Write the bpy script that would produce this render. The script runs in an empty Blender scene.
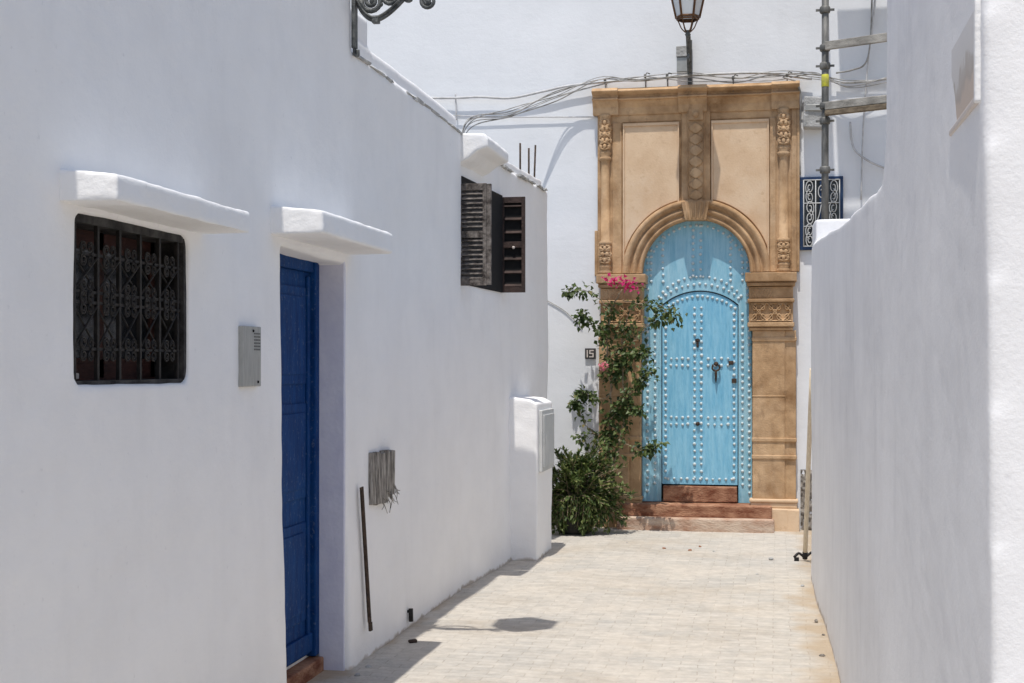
import bpy, bmesh, math, random
from mathutils import Vector, Matrix, noise
from math import sin, cos, pi, radians, tan, atan, sqrt

random.seed(7)
SC = bpy.context.scene
COL = SC.collection

# ------------------------------------------------------------------ camera, sky, sun, exposure
F, TH, CX, HY, EYE = 1350.0, atan(0.1966), 512.0, 365.0, 1.65
cam_d = bpy.data.cameras.new('camera'); cam = bpy.data.objects.new('camera', cam_d); COL.objects.link(cam)
cam.location = (0, 0, EYE); cam.rotation_euler = (pi/2, 0, TH)
cam_d.sensor_width = 36; cam_d.lens = F/1024*36; cam_d.shift_y = (HY-341.5)/1024
cam_d.clip_start = 0.05; cam_d.clip_end = 500
SC.camera = cam

SUN_EL = radians(72.0); SUN_EPS = 0.11           # sun almost straight down the alley, a touch from the left
world = bpy.data.worlds.new('World'); SC.world = world; world.use_nodes = True
wn = world.node_tree; bg = wn.nodes['Background']
sky = wn.nodes.new('ShaderNodeTexSky'); sky.sky_type = 'NISHITA'; sky.sun_disc = False
sky.sun_elevation = SUN_EL; sky.sun_rotation = pi + SUN_EPS; sky.air_density = 1.0; sky.dust_density = 1.5
wn.links.new(sky.outputs[0], bg.inputs[0]); bg.inputs[1].default_value = 0.13
sd = bpy.data.lights.new('sun', 'SUN'); sun = bpy.data.objects.new('sun', sd); COL.objects.link(sun)
sd.energy = 3.5; sd.angle = radians(0.53); sd.color = (1.0, 0.95, 0.88)
h = cos(SUN_EL)
sun.rotation_euler = Vector((h*SUN_EPS, h, -sin(SUN_EL))).to_track_quat('-Z', 'Y').to_euler()
SC.view_settings.view_transform = 'Standard'; SC.view_settings.look = 'None'
SC.view_settings.gamma = 1; SC.view_settings.use_curve_mapping = False
SC.view_settings.exposure = 0.13
SC.render.engine = 'CYCLES'
SC.cycles.max_bounces = 10; SC.cycles.diffuse_bounces = 8

# ------------------------------------------------------------------ photo-to-plane helpers (planning only: points on real wall planes)
CT, ST = cos(TH), sin(TH)
def ray(px, py):
    a = (px-CX)/F
    return (a*CT-ST, a*ST+CT, (HY-py)/F)
def atY(px, py, Y):
    r = ray(px, py); t = Y/r[1]; return Vector((r[0]*t, Y, EYE+r[2]*t))
def atX(px, py, X):
    r = ray(px, py); t = X/r[0]; return Vector((X, r[1]*t, EYE+r[2]*t))
def atZ(px, py, Z=0.0):
    r = ray(px, py); t = (Z-EYE)/r[2]; return Vector((r[0]*t, r[1]*t, Z))

# ------------------------------------------------------------------ materials
def mat(name, base, var=None, scale=6.0, rough=0.85, bump=0.0, bscale=60.0, metal=0.0, detail=6.0,
        lo=0.35, hi=0.65, stretch=(1,1,1), bump2=0.0, b2scale=8.0, spec=0.3):
    m = bpy.data.materials.new(name); m.use_nodes = True
    nt = m.node_tree; N = nt.nodes; L = nt.links; p = N['Principled BSDF']
    p.inputs['Roughness'].default_value = rough; p.inputs['Metallic'].default_value = metal
    p.inputs['Specular IOR Level'].default_value = spec
    tc = N.new('ShaderNodeTexCoord'); mp = N.new('ShaderNodeMapping'); mp.inputs['Scale'].default_value = stretch
    L.new(tc.outputs['Object'], mp.inputs['Vector'])
    if var is None:
        p.inputs['Base Color'].default_value = (*base, 1)
    else:
        n = N.new('ShaderNodeTexNoise'); n.inputs['Scale'].default_value = scale; n.inputs['Detail'].default_value = detail
        n.inputs['Roughness'].default_value = 0.62
        L.new(mp.outputs[0], n.inputs['Vector'])
        r = N.new('ShaderNodeValToRGB'); r.color_ramp.elements[0].position = lo; r.color_ramp.elements[1].position = hi
        r.color_ramp.elements[0].color = (*base, 1); r.color_ramp.elements[1].color = (*var, 1)
        L.new(n.outputs['Fac'], r.inputs['Fac']); L.new(r.outputs['Color'], p.inputs['Base Color'])
        m['ramp'] = r.name
    last = None
    for st, sc in ((bump, bscale), (bump2, b2scale)):
        if st <= 0: continue
        n = N.new('ShaderNodeTexNoise'); n.inputs['Scale'].default_value = sc; n.inputs['Detail'].default_value = 5
        L.new(mp.outputs[0], n.inputs['Vector'])
        b = N.new('ShaderNodeBump'); b.inputs['Strength'].default_value = st; b.inputs['Distance'].default_value = 0.02
        L.new(n.outputs['Fac'], b.inputs['Height'])
        if last: L.new(last.outputs[0], b.inputs['Normal'])
        last = b
    if last: L.new(last.outputs[0], p.inputs['Normal'])
    return m

def plaster_mat(name, base, dirt, bump, bscale, streak=(1.0,1.0,0.22), splash=0.0, wash=0.35, coarse=0.8):
    """whitewash: soft blotches, vertical run-off streaks, fine trowel grain, optional dust splash near the ground"""
    m = bpy.data.materials.new(name); m.use_nodes = True
    nt = m.node_tree; N = nt.nodes; L = nt.links; p = N['Principled BSDF']
    p.inputs['Roughness'].default_value = 0.92; p.inputs['Specular IOR Level'].default_value = 0.15
    tc = N.new('ShaderNodeTexCoord')
    def ns(scale, st, det=5, rgh=0.6):
        mp = N.new('ShaderNodeMapping'); mp.inputs['Scale'].default_value = st
        L.new(tc.outputs['Object'], mp.inputs['Vector'])
        n = N.new('ShaderNodeTexNoise'); n.inputs['Scale'].default_value = scale; n.inputs['Detail'].default_value = det
        n.inputs['Roughness'].default_value = rgh
        L.new(mp.outputs[0], n.inputs['Vector']); return n
    def rng(n, a, b, lo=0.0, hi=1.0):
        r = N.new('ShaderNodeMapRange'); r.inputs['From Min'].default_value = a; r.inputs['From Max'].default_value = b
        r.inputs['To Min'].default_value = lo; r.inputs['To Max'].default_value = hi
        L.new(n.outputs[0], r.inputs['Value']); return r
    n1 = ns(2.2, (1,1,1)); n2 = ns(5.0, streak, 6); n3 = ns(26.0, (1,1,1), 4)
    a = rng(n1, 0.40, 0.72); b = rng(n2, 0.52, 0.80, 0, wash); c = rng(n3, 0.66, 0.76, 0, 0.9)
    mx = N.new('ShaderNodeMath'); mx.operation = 'MAXIMUM'; L.new(b.outputs[0], mx.inputs[0]); L.new(c.outputs[0], mx.inputs[1])
    ad = N.new('ShaderNodeMath'); ad.operation = 'MULTIPLY_ADD'; ad.inputs[1].default_value = 0.45
    L.new(a.outputs[0], ad.inputs[0]); L.new(mx.outputs[0], ad.inputs[2]); ad.use_clamp = True
    mix = N.new('ShaderNodeMix'); mix.data_type = 'RGBA'
    mix.inputs[6].default_value = (*base, 1); mix.inputs[7].default_value = (*dirt, 1)
    L.new(ad.outputs[0], mix.inputs[0]); out = mix.outputs[2]
    if splash > 0:
        sx = N.new('ShaderNodeSeparateXYZ'); L.new(tc.outputs['Object'], sx.inputs[0])
        n4 = ns(7.0, (1,1,1))
        add = N.new('ShaderNodeMath'); add.operation = 'MULTIPLY_ADD'; add.inputs[1].default_value = -splash*1.6
        L.new(n4.outputs[0], add.inputs[0]); L.new(sx.outputs[2], add.inputs[2])
        r = N.new('ShaderNodeMapRange'); r.inputs['From Min'].default_value = -splash*0.4; r.inputs['From Max'].default_value = -splash*0.75
        r.inputs['To Min'].default_value = 0; r.inputs['To Max'].default_value = 0.7
        L.new(add.outputs[0], r.inputs['Value'])
        m2 = N.new('ShaderNodeMix'); m2.data_type = 'RGBA'; m2.inputs[7].default_value = (0.36, 0.29, 0.21, 1)
        L.new(r.outputs[0], m2.inputs[0]); L.new(out, m2.inputs[6]); out = m2.outputs[2]
    L.new(out, p.inputs['Base Color'])
    f = ns(bscale, (1,1,1), 6, 0.65)
    bp = N.new('ShaderNodeBump'); bp.inputs['Strength'].default_value = bump; bp.inputs['Distance'].default_value = 0.012
    L.new(f.outputs[0], bp.inputs['Height'])
    g = ns(9.0, (1,1,1.6), 4)
    b2 = N.new('ShaderNodeBump'); b2.inputs['Strength'].default_value = bump*coarse; b2.inputs['Distance'].default_value = 0.03
    L.new(g.outputs[0], b2.inputs['Height']); L.new(bp.outputs[0], b2.inputs['Normal'])
    L.new(b2.outputs[0], p.inputs['Normal'])
    return m

def paving_mat():
    m = bpy.data.materials.new('dusty_pavers'); m.use_nodes = True
    nt = m.node_tree; N = nt.nodes; L = nt.links; p = N['Principled BSDF']
    p.inputs['Roughness'].default_value = 0.9; p.inputs['Specular IOR Level'].default_value = 0.2
    tc = N.new('ShaderNodeTexCoord')
    wob = N.new('ShaderNodeTexNoise'); wob.inputs['Scale'].default_value = 3.0
    L.new(tc.outputs['Object'], wob.inputs['Vector'])
    vm = N.new('ShaderNodeVectorMath'); vm.operation = 'MULTIPLY_ADD'; vm.inputs[1].default_value = (0.05, 0.05, 0)
    L.new(wob.outputs['Color'], vm.inputs[0]); L.new(tc.outputs['Object'], vm.inputs[2])
    br = N.new('ShaderNodeTexBrick'); br.inputs['Scale'].default_value = 1.0
    br.inputs['Brick Width'].default_value = 0.20; br.inputs['Row Height'].default_value = 0.075
    br.inputs['Mortar Size'].default_value = 0.004; br.inputs['Mortar Smooth'].default_value = 0.6; br.inputs['Bias'].default_value = 0.1
    br.inputs['Color1'].default_value = (0.51, 0.485, 0.44, 1); br.inputs['Color2'].default_value = (0.405, 0.39, 0.36, 1)
    br.inputs['Mortar'].default_value = (0.35, 0.32, 0.275, 1)
    L.new(vm.outputs[0], br.inputs['Vector'])
    n1 = N.new('ShaderNodeTexNoise'); n1.inputs['Scale'].default_value = 1.7; n1.inputs['Detail'].default_value = 9; n1.inputs['Roughness'].default_value = 0.68
    L.new(tc.outputs['Object'], n1.inputs['Vector'])
    r1 = N.new('ShaderNodeMapRange'); r1.inputs['From Min'].default_value = 0.34; r1.inputs['From Max'].default_value = 0.62; r1.inputs['To Max'].default_value = 0.75
    L.new(n1.outputs[0], r1.inputs['Value'])
    mx = N.new('ShaderNodeMix'); mx.data_type = 'RGBA'; mx.inputs[7].default_value = (0.53, 0.485, 0.42, 1)
    L.new(r1.outputs[0], mx.inputs[0]); L.new(br.outputs['Color'], mx.inputs[6])
    n2 = N.new('ShaderNodeTexNoise'); n2.inputs['Scale'].default_value = 0.9; n2.inputs['Detail'].default_value = 7; n2.inputs['Roughness'].default_value = 0.7
    mp = N.new('ShaderNodeMapping'); mp.inputs['Location'].default_value = (5, 2, 0); L.new(tc.outputs['Object'], mp.inputs[0]); L.new(mp.outputs[0], n2.inputs['Vector'])
    r2 = N.new('ShaderNodeMapRange'); r2.inputs['From Min'].default_value = 0.5; r2.inputs['From Max'].default_value = 0.70; r2.inputs['To Max'].default_value = 0.75
    L.new(n2.outputs[0], r2.inputs['Value'])
    m2 = N.new('ShaderNodeMix'); m2.data_type = 'RGBA'; m2.inputs[7].default_value = (0.40, 0.345, 0.275, 1)
    L.new(r2.outputs[0], m2.inputs[0]); L.new(mx.outputs[2], m2.inputs[6])
    n6 = N.new('ShaderNodeTexNoise'); n6.inputs['Scale'].default_value = 11; n6.inputs['Detail'].default_value = 8; n6.inputs['Roughness'].default_value = 0.75
    L.new(tc.outputs['Object'], n6.inputs['Vector'])
    r6 = N.new('ShaderNodeMapRange'); r6.inputs['From Min'].default_value = 0.3; r6.inputs['From Max'].default_value = 0.7; r6.inputs['To Min'].default_value = 0.83; r6.inputs['To Max'].default_value = 1.16
    L.new(n6.outputs[0], r6.inputs['Value'])
    m6 = N.new('ShaderNodeVectorMath'); m6.operation = 'SCALE'; L.new(m2.outputs[2], m6.inputs[0]); L.new(r6.outputs[0], m6.inputs['Scale'])
    # soil gathered in the gutters along both walls
    sx = N.new('ShaderNodeSeparateXYZ'); L.new(tc.outputs['Object'], sx.inputs[0])
    out = m6.outputs[0]
    n3 = N.new('ShaderNodeTexNoise'); n3.inputs['Scale'].default_value = 2.5; n3.inputs['Detail'].default_value = 8
    L.new(tc.outputs['Object'], n3.inputs['Vector'])
    for sgn, x0, w in ((1, -2.36, 0.30), (-1, 0.36, 0.55)):
        d = N.new('ShaderNodeMath'); d.operation = 'MULTIPLY_ADD'; d.inputs[1].default_value = sgn; d.inputs[2].default_value = -sgn*x0
        L.new(sx.outputs[0], d.inputs[0])
        e = N.new('ShaderNodeMath'); e.operation = 'MULTIPLY_ADD'; e.inputs[1].default_value = -w*1.4; 
        L.new(n3.outputs[0], e.inputs[0]); L.new(d.outputs[0], e.inputs[2])
        r = N.new('ShaderNodeMapRange'); r.inputs['From Min'].default_value = -w*0.25; r.inputs['From Max'].default_value = -w*0.6; r.inputs['To Max'].default_value = 0.8
        L.new(e.outputs[0], r.inputs['Value'])
        mm = N.new('ShaderNodeMix'); mm.data_type = 'RGBA'; mm.inputs[7].default_value = (0.40, 0.31, 0.21, 1)
        L.new(r.outputs[0], mm.inputs[0]); L.new(out, mm.inputs[6]); out = mm.outputs[2]
    L.new(out, p.inputs['Base Color'])
    b1 = N.new('ShaderNodeBump'); b1.invert = True; b1.inputs['Strength'].default_value = 0.45; b1.inputs['Distance'].default_value = 0.008
    L.new(br.outputs['Fac'], b1.inputs['Height'])
    n4 = N.new('ShaderNodeTexNoise'); n4.inputs['Scale'].default_value = 45; n4.inputs['Detail'].default_value = 6
    L.new(tc.outputs['Object'], n4.inputs['Vector'])
    b2 = N.new('ShaderNodeBump'); b2.inputs['Strength'].default_value = 0.35; b2.inputs['Distance'].default_value = 0.015
    L.new(n4.outputs[0], b2.inputs['Height']); L.new(b1.outputs[0], b2.inputs['Normal']); L.new(b2.outputs[0], p.inputs['Normal'])
    return m

M = {}
M['white']  = plaster_mat('whitewash_wall', (0.89,0.885,0.88), (0.78,0.775,0.775), 0.16, 60, splash=0.06)
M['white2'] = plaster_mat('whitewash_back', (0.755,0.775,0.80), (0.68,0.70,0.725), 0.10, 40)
M['white3'] = plaster_mat('whitewash_rough', (0.83,0.83,0.835), (0.71,0.71,0.72), 0.17, 110, splash=0.08, wash=0.7, coarse=0.12)
M['white4'] = plaster_mat('whitewash_trim', (0.86,0.86,0.86), (0.78,0.77,0.755), 0.2, 45)
M['stone']  = mat('sandstone', (0.26,0.147,0.068), (0.585,0.39,0.22), 3.4, bump=0.2, bscale=70, bump2=0.3, b2scale=14, lo=0.3, hi=0.66)
def weather(m, light, dark, s1=1.6, s2=9.0, sp=(1,1,0.45)):
    nt = m.node_tree; N = nt.nodes; L = nt.links; p = N['Principled BSDF']
    src = p.inputs['Base Color'].links[0].from_socket; tc = N.new('ShaderNodeTexCoord')
    for sc, col, a, b, amt, off in ((s1, light, .5, .72, .6, 3.0), (s2, dark, .56, .74, .7, 9.0)):
        mp = N.new('ShaderNodeMapping'); mp.inputs['Scale'].default_value = sp; mp.inputs['Location'].default_value = (off, off, off)
        L.new(tc.outputs['Object'], mp.inputs[0])
        n = N.new('ShaderNodeTexNoise'); n.inputs['Scale'].default_value = sc; n.inputs['Detail'].default_value = 8; n.inputs['Roughness'].default_value = .7
        L.new(mp.outputs[0], n.inputs['Vector'])
        r = N.new('ShaderNodeMapRange'); r.inputs['From Min'].default_value = a; r.inputs['From Max'].default_value = b; r.inputs['To Max'].default_value = amt
        L.new(n.outputs[0], r.inputs['Value'])
        x = N.new('ShaderNodeMix'); x.data_type = 'RGBA'; x.inputs[7].default_value = (*col, 1)
        L.new(r.outputs[0], x.inputs[0]); L.new(src, x.inputs[6]); src = x.outputs[2]
    L.new(src, p.inputs['Base Color'])
weather(M['stone'], (0.62,0.47,0.32), (0.17,0.10,0.055))
M['panel']  = mat('sandstone_panel', (0.60,0.42,0.265), (0.71,0.53,0.355), 3, bump=0.12, bscale=55, lo=0.35, hi=0.65)
weather(M['panel'], (0.72,0.58,0.43), (0.50,0.33,0.20), 2.2, 16, (1,1,1))
M['brick']  = mat('terracotta_step', (0.17,0.058,0.030), (0.46,0.26,0.16), 5, bump=0.5, bscale=35, lo=0.36, hi=0.66, stretch=(1,1,2.5))
M['brick2'] = mat('worn_step', (0.36,0.20,0.13), (0.58,0.46,0.36), 3.5, bump=0.5, bscale=35, lo=0.36, hi=0.62, stretch=(1,1,2.5))
M['blue']   = mat('turquoise_paint', (0.15,0.43,0.63), (0.27,0.57,0.75), 5, rough=0.6, bump=0.25, bscale=28, stretch=(6,1,0.7), lo=0.3, hi=0.62)
weather(M['blue'], (0.36,0.62,0.76), (0.13,0.36,0.52), 2.4, 16, (1.5,1,.5))
M['blue2']  = mat('chalky_turquoise_paint', (0.19,0.44,0.58), (0.33,0.58,0.70), 5, rough=0.7, bump=0.25, bscale=28, stretch=(6,1,0.7), lo=0.3, hi=0.62)
weather(M['blue2'], (0.42,0.62,0.70), (0.15,0.36,0.48), 2.4, 16, (1.5,1,.5))
M['stud']   = mat('painted_stud', (0.44,0.56,0.60), (0.62,0.69,0.70), 12, rough=0.45, spec=0.5)
M['navy']   = mat('navy_door_paint', (0.003,0.030,0.125), (0.006,0.052,0.19), 6, spec=0.12, rough=0.6, bump=0.2, bscale=30, stretch=(1,4,0.6))
weather(M['navy'], (0.012,0.065,0.20), (0.15,0.19,0.27), 3.0, 46, (1,1,.8))
M['navyf']  = mat('navy_frame', (0.012,0.03,0.08), (0.02,0.05,0.12), 8, rough=0.5)
M['iron']   = mat('dark_iron', (0.009,0.0085,0.0085), (0.026,0.022,0.02), 25, rough=0.6, bump=0.2, bscale=90)
M['grey_iron'] = mat('grey_cast_iron', (0.05,0.055,0.055), (0.16,0.165,0.16), 22, rough=0.55, bump=0.3, bscale=80, metal=0.2)
M['rust']   = mat('rusty_steel', (0.030,0.022,0.018), (0.085,0.055,0.038), 30, rough=0.85, bump=0.4, bscale=80)
M['copper'] = mat('bronze_lantern', (0.06,0.032,0.018), (0.17,0.085,0.04), 14, rough=0.5, metal=0.3)
M['redwood']= mat('reddish_wood', (0.032,0.012,0.009), (0.075,0.026,0.018), 9, rough=0.7, stretch=(1,0.4,4), bump=0.2)
M['oldwood']= mat('weathered_wood', (0.06,0.052,0.045), (0.42,0.39,0.35), 12, rough=0.9, stretch=(4,4,0.6), bump=0.6, bscale=30, lo=0.36, hi=0.62)
M['shut']   = mat('weathered_shutter', (0.040,0.032,0.028), (0.28,0.25,0.225), 20, rough=0.85, bump=0.4, bscale=60, lo=0.36, hi=0.72)
M['shutd']  = mat('brown_shutter', (0.032,0.022,0.020), (0.07,0.046,0.040), 12, rough=0.75, bump=0.3)
M['steel']  = mat('brushed_metal', (0.34,0.345,0.33), (0.44,0.44,0.42), 10, rough=0.5, metal=0.45, stretch=(1,8,1))
M['cabinet']= mat('cabinet_grey', (0.50,0.51,0.505), (0.58,0.585,0.57), 6, rough=0.55)
M['grille'] = mat('dark_plastic', (0.10,0.10,0.10), (0.18,0.18,0.17), 40, rough=0.6)
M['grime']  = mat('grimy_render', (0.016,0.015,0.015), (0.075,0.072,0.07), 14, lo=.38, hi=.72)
M['lilac']  = mat('pale_lilac', (0.60,0.60,0.72), (0.70,0.70,0.79), 5, bump=.2, bscale=40)
M['gap']    = mat('dark_gap', (0.012,0.012,0.013), rough=0.9)
M['cable']  = mat('grey_cable', (0.20,0.195,0.18), (0.50,0.49,0.47), 9, rough=0.7)
M['wcable'] = mat('painted_cable', (0.60,0.60,0.60), (0.42,0.42,0.42), 12, rough=0.7)
M['galv']   = mat('galvanised_tube', (0.085,0.085,0.08), (0.22,0.215,0.20), 14, rough=0.6, metal=0.4, stretch=(1,1,0.3), bump=0.2)
M['plank']  = mat('scaffold_plank', (0.20,0.19,0.17), (0.42,0.40,0.36), 6, rough=0.9, stretch=(0.5,3,3), bump=0.4)
M['brownrail'] = mat('brown_rail', (0.10,0.075,0.05), (0.24,0.19,0.13), 9, rough=0.8, stretch=(0.5,3,3), bump=0.3)
M['yellow'] = mat('yellow_tape', (0.62,0.60,0.06), (0.40,0.38,0.08), 20, rough=0.5)
M['concrete'] = mat('grey_concrete', (0.30,0.30,0.29), (0.50,0.50,0.49), 9, bump=0.5, bscale=45)
M['rubble'] = mat('bare_masonry', (0.12,0.105,0.09), (0.36,0.33,0.29), 22, bump=0.8, bscale=40, bump2=0.6, b2scale=18)
M['palewood'] = mat('pale_wood', (0.66,0.55,0.40), (0.78,0.68,0.52), 12, rough=0.7, stretch=(5,5,0.5))
M['pot']    = mat('dark_pot', (0.030,0.030,0.028), (0.07,0.065,0.055), 10, rough=0.8)
M['stem']   = mat('woody_stem', (0.20,0.145,0.09), (0.42,0.34,0.24), 14, bump=0.4)
M['slate']  = mat('slate_tile', (0.035,0.033,0.033), (0.065,0.06,0.06), 14, rough=0.5)
M['cream']  = mat('cream_paint', (0.62,0.56,0.52), rough=0.6)
M['photo']  = None
def leaf_mat(name, cols, rough=0.5, trans=0.25):
    m = bpy.data.materials.new(name); m.use_nodes = True
    nt = m.node_tree; N = nt.nodes; L = nt.links; p = N['Principled BSDF']
    at = N.new('ShaderNodeAttribute'); at.attribute_name = 'leaf_tone'
    r = N.new('ShaderNodeValToRGB'); e = r.color_ramp.elements
    for i, c in enumerate(cols):
        pos = i/(len(cols)-1)
        if i == 0: el = e[0]
        elif i == len(cols)-1: el = e[1] if len(cols) == 2 else e[len(e)-1]
        else: el = e.new(pos)
        el.position = pos; el.color = (*c, 1)
    L.new(at.outputs['Fac'], r.inputs['Fac']); L.new(r.outputs['Color'], p.inputs['Base Color'])
    p.inputs['Roughness'].default_value = rough; p.inputs['Specular IOR Level'].default_value = 0.4
    tr = N.new('ShaderNodeBsdfTranslucent'); L.new(r.outputs['Color'], tr.inputs['Color'])
    mx = N.new('ShaderNodeMixShader'); mx.inputs[0].default_value = trans
    L.new(p.outputs[0], mx.inputs[1]); L.new(tr.outputs[0], mx.inputs[2])
    L.new(mx.outputs[0], N['Material Output'].inputs['Surface'])
    return m
M['leaf']  = leaf_mat('vine_leaf', [(0.024,0.047,0.013), (0.058,0.095,0.026), (0.115,0.155,0.042), (0.21,0.18,0.065)])
M['leaf2'] = leaf_mat('shrub_leaf', [(0.024,0.050,0.013), (0.075,0.115,0.03), (0.15,0.19,0.055), (0.21,0.21,0.08)])
M['petal'] = leaf_mat('magenta_bract', [(0.50,0.015,0.13), (0.70,0.05,0.22), (0.62,0.10,0.24)], 0.6, 0.35)
M['petal2'] = leaf_mat('pink_bract', [(0.75,0.22,0.28), (0.80,0.34,0.40)], 0.6, 0.35)
def glass_mat():
    m = bpy.data.materials.new('milky_glass'); m.use_nodes = True
    nt = m.node_tree; p = nt.nodes['Principled BSDF']
    p.inputs['Base Color'].default_value = (0.80,0.83,0.85,1); p.inputs['Roughness'].default_value = 0.25
    p.inputs['Transmission Weight'].default_value = 0.35; p.inputs['IOR'].default_value = 1.2
    n = nt.nodes.new('ShaderNodeTexNoise'); n.inputs['Scale'].default_value = 30
    b = nt.nodes.new('ShaderNodeBump'); b.inputs['Strength'].default_value = 0.08
    nt.links.new(n.outputs[0], b.inputs['Height']); nt.links.new(b.outputs[0], p.inputs['Normal'])
    return m
M['glass'] = glass_mat()
M['pane'] = mat('dark_window_glass', (0.012,0.014,0.018), (0.03,0.032,0.036), 4, rough=0.15, spec=0.5)

# ------------------------------------------------------------------ object helpers
def tag(o, label=None, cat=None, group=None, kind=None):
    if label: o['label'] = label
    if cat: o['category'] = cat
    if group: o['group'] = group
    if kind: o['kind'] = kind
    return o
def empty(name, loc, label, cat, group=None, rz=0.0):
    o = bpy.data.objects.new(name, None); COL.objects.link(o); o.location = loc; o.rotation_euler.z = rz
    o.empty_display_size = 0.2
    return tag(o, label, cat, group)

class MB:
    """collects shapes, links them as ONE mesh object; coordinates are world unless a parent is given (then parent-local if local=True)"""
    def __init__(s): s.bm = bmesh.new(); s.mi = 0; s.tone = s.bm.faces.layers.float.new('leaf_tone')
    def face(s, pts, smooth=False, tone=0.5):
        f = s.bm.faces.new([s.bm.verts.new(p) for p in pts]); f.material_index = s.mi; f.smooth = smooth; f[s.tone] = tone; return f
    def quadstrip(s, rings, closed=True, cap=True, smooth=True):
        vs = [[s.bm.verts.new(p) for p in r] for r in rings]
        n = len(vs[0])
        for a, b in zip(vs, vs[1:]):
            for i in range(n if closed else n-1):
                j = (i+1) % n
                f = s.bm.faces.new((a[i], a[j], b[j], b[i])); f.material_index = s.mi; f.smooth = smooth
        if cap and n > 2:
            for r, rev in ((vs[0], True), (vs[-1], False)):
                f = s.bm.faces.new(list(reversed(r)) if rev else r); f.material_index = s.mi
        return vs
    def box(s, x0, x1, y0, y1, z0, z1, jit=0.0, mtx=None):
        if x0 > x1: x0, x1 = x1, x0
        if y0 > y1: y0, y1 = y1, y0
        if z0 > z1: z0, z1 = z1, z0
        c = [Vector((x, y, z)) for z in (z0, z1) for x, y in ((x0,y0),(x1,y0),(x1,y1),(x0,y1))]
        if jit: c = [v + Vector((random.uniform(-jit,jit), random.uniform(-jit,jit), random.uniform(-jit,jit))) for v in c]
        if mtx: c = [mtx @ v for v in c]
        v = [s.bm.verts.new(p) for p in c]
        for ix in ((3,2,1,0),(4,5,6,7),(0,1,5,4),(1,2,6,5),(2,3,7,6),(3,0,4,7)):
            f = s.bm.faces.new([v[i] for i in ix]); f.material_index = s.mi
        return s
    def prism(s, pts, axis, a, b):
        """polygon extruded along an axis; pts are the two other coordinates in x,y,z order"""
        def P(p, d):
            return {'x': (d, p[0], p[1]), 'y': (p[0], d, p[1]), 'z': (p[0], p[1], d)}[axis]
        A = [s.bm.verts.new(P(p, a)) for p in pts]; B = [s.bm.verts.new(P(p, b)) for p in pts]
        n = len(pts)
        for i in range(n):
            f = s.bm.faces.new((A[i], A[(i+1)%n], B[(i+1)%n], B[i])); f.material_index = s.mi
        f = s.bm.faces.new(list(reversed(A))); f.material_index = s.mi
        f = s.bm.faces.new(B); f.material_index = s.mi
        return s
    def band(s, outer, inner, axis, a, b):
        """open band between two polylines of equal count, extruded (an arch-shaped frame)"""
        def P(p, d):
            return {'x': (d, p[0], p[1]), 'y': (p[0], d, p[1]), 'z': (p[0], p[1], d)}[axis]
        n = len(outer)
        V = [[s.bm.verts.new(P(p, d)) for p in L_] for L_, d in ((outer,a),(inner,a),(inner,b),(outer,b))]
        for k in range(4):
            A, B = V[k], V[(k+1)%4]
            for i in range(n-1):
                f = s.bm.faces.new((A[i], A[i+1], B[i+1], B[i])); f.material_index = s.mi
        for i in (0, n-1):
            f = s.bm.faces.new([V[k][i] for k in range(4)]); f.material_index = s.mi
        return s
    def tube(s, pts, r, n=8, cap=True, rs=None, smooth=True):
        pts = [Vector(p) for p in pts]; rings = []; up = None
        for i, p in enumerate(pts):
            t = (pts[min(i+1, len(pts)-1)] - pts[max(i-1, 0)])
            if t.length < 1e-9: t = Vector((0,0,1))
            t.normalize()
            if up is None:
                up = Vector((0,0,1)) if abs(t.z) < 0.9 else Vector((0,1,0))
            u = t.cross(up)
            if u.length < 1e-6: u = t.orthogonal()
            u.normalize(); up = u.cross(t).normalized()
            rr = rs[i] if rs else r
            rings.append([p + (u*cos(2*pi*k/n) + up*sin(2*pi*k/n))*rr for k in range(n)])
        s.quadstrip(rings, True, cap, smooth); return s
    def ribbon(s, pts, nrm, w, t):
        """flat bar along pts: width w along nrm, thickness t"""
        pts = [Vector(p) for p in pts]; nrm = Vector(nrm).normalized(); rings = []
        for i, p in enumerate(pts):
            tg = (pts[min(i+1, len(pts)-1)] - pts[max(i-1, 0)]).normalized()
            sd_ = tg.cross(nrm).normalized()
            rings.append([p+nrm*w/2+sd_*t/2, p-nrm*w/2+sd_*t/2, p-nrm*w/2-sd_*t/2, p+nrm*w/2-sd_*t/2])
        s.quadstrip(rings, True, True, False); return s
    def lathe(s, prof, c, n=16, smooth=True, a0=0.0, a1=2*pi):
        c = Vector(c); rings = []
        for r, z in prof:
            rings.append([c + Vector((max(r,1e-4)*cos(a0+(a1-a0)*k/n), max(r,1e-4)*sin(a0+(a1-a0)*k/n), z)) for k in range(n)])
        s.quadstrip(rings, True, True, smooth); return s
    def dome(s, c, r, d=(0,-1,0), n=7):
        c = Vector(c); d = Vector(d).normalized(); u = d.orthogonal().normalized(); w = d.cross(u)
        rings = [[c + d*(r*0.8*sin(a)) + (u*cos(2*pi*k/n)+w*sin(2*pi*k/n))*r*cos(a) for k in range(n)] for a in (0, 0.55, 1.05, 1.45)]
        s.quadstrip(rings, True, True, True); return s
    def sphere(s, c, r, n=8, sc=(1,1,1)):
        c = Vector(c); rings = []
        for i in range(1, n):
            a = -pi/2 + pi*i/n
            rings.append([c + Vector((cos(2*pi*k/n)*cos(a)*r*sc[0], sin(2*pi*k/n)*cos(a)*r*sc[1], sin(a)*r*sc[2])) for k in range(n)])
        s.quadstrip(rings, True, True, True); return s
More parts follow.
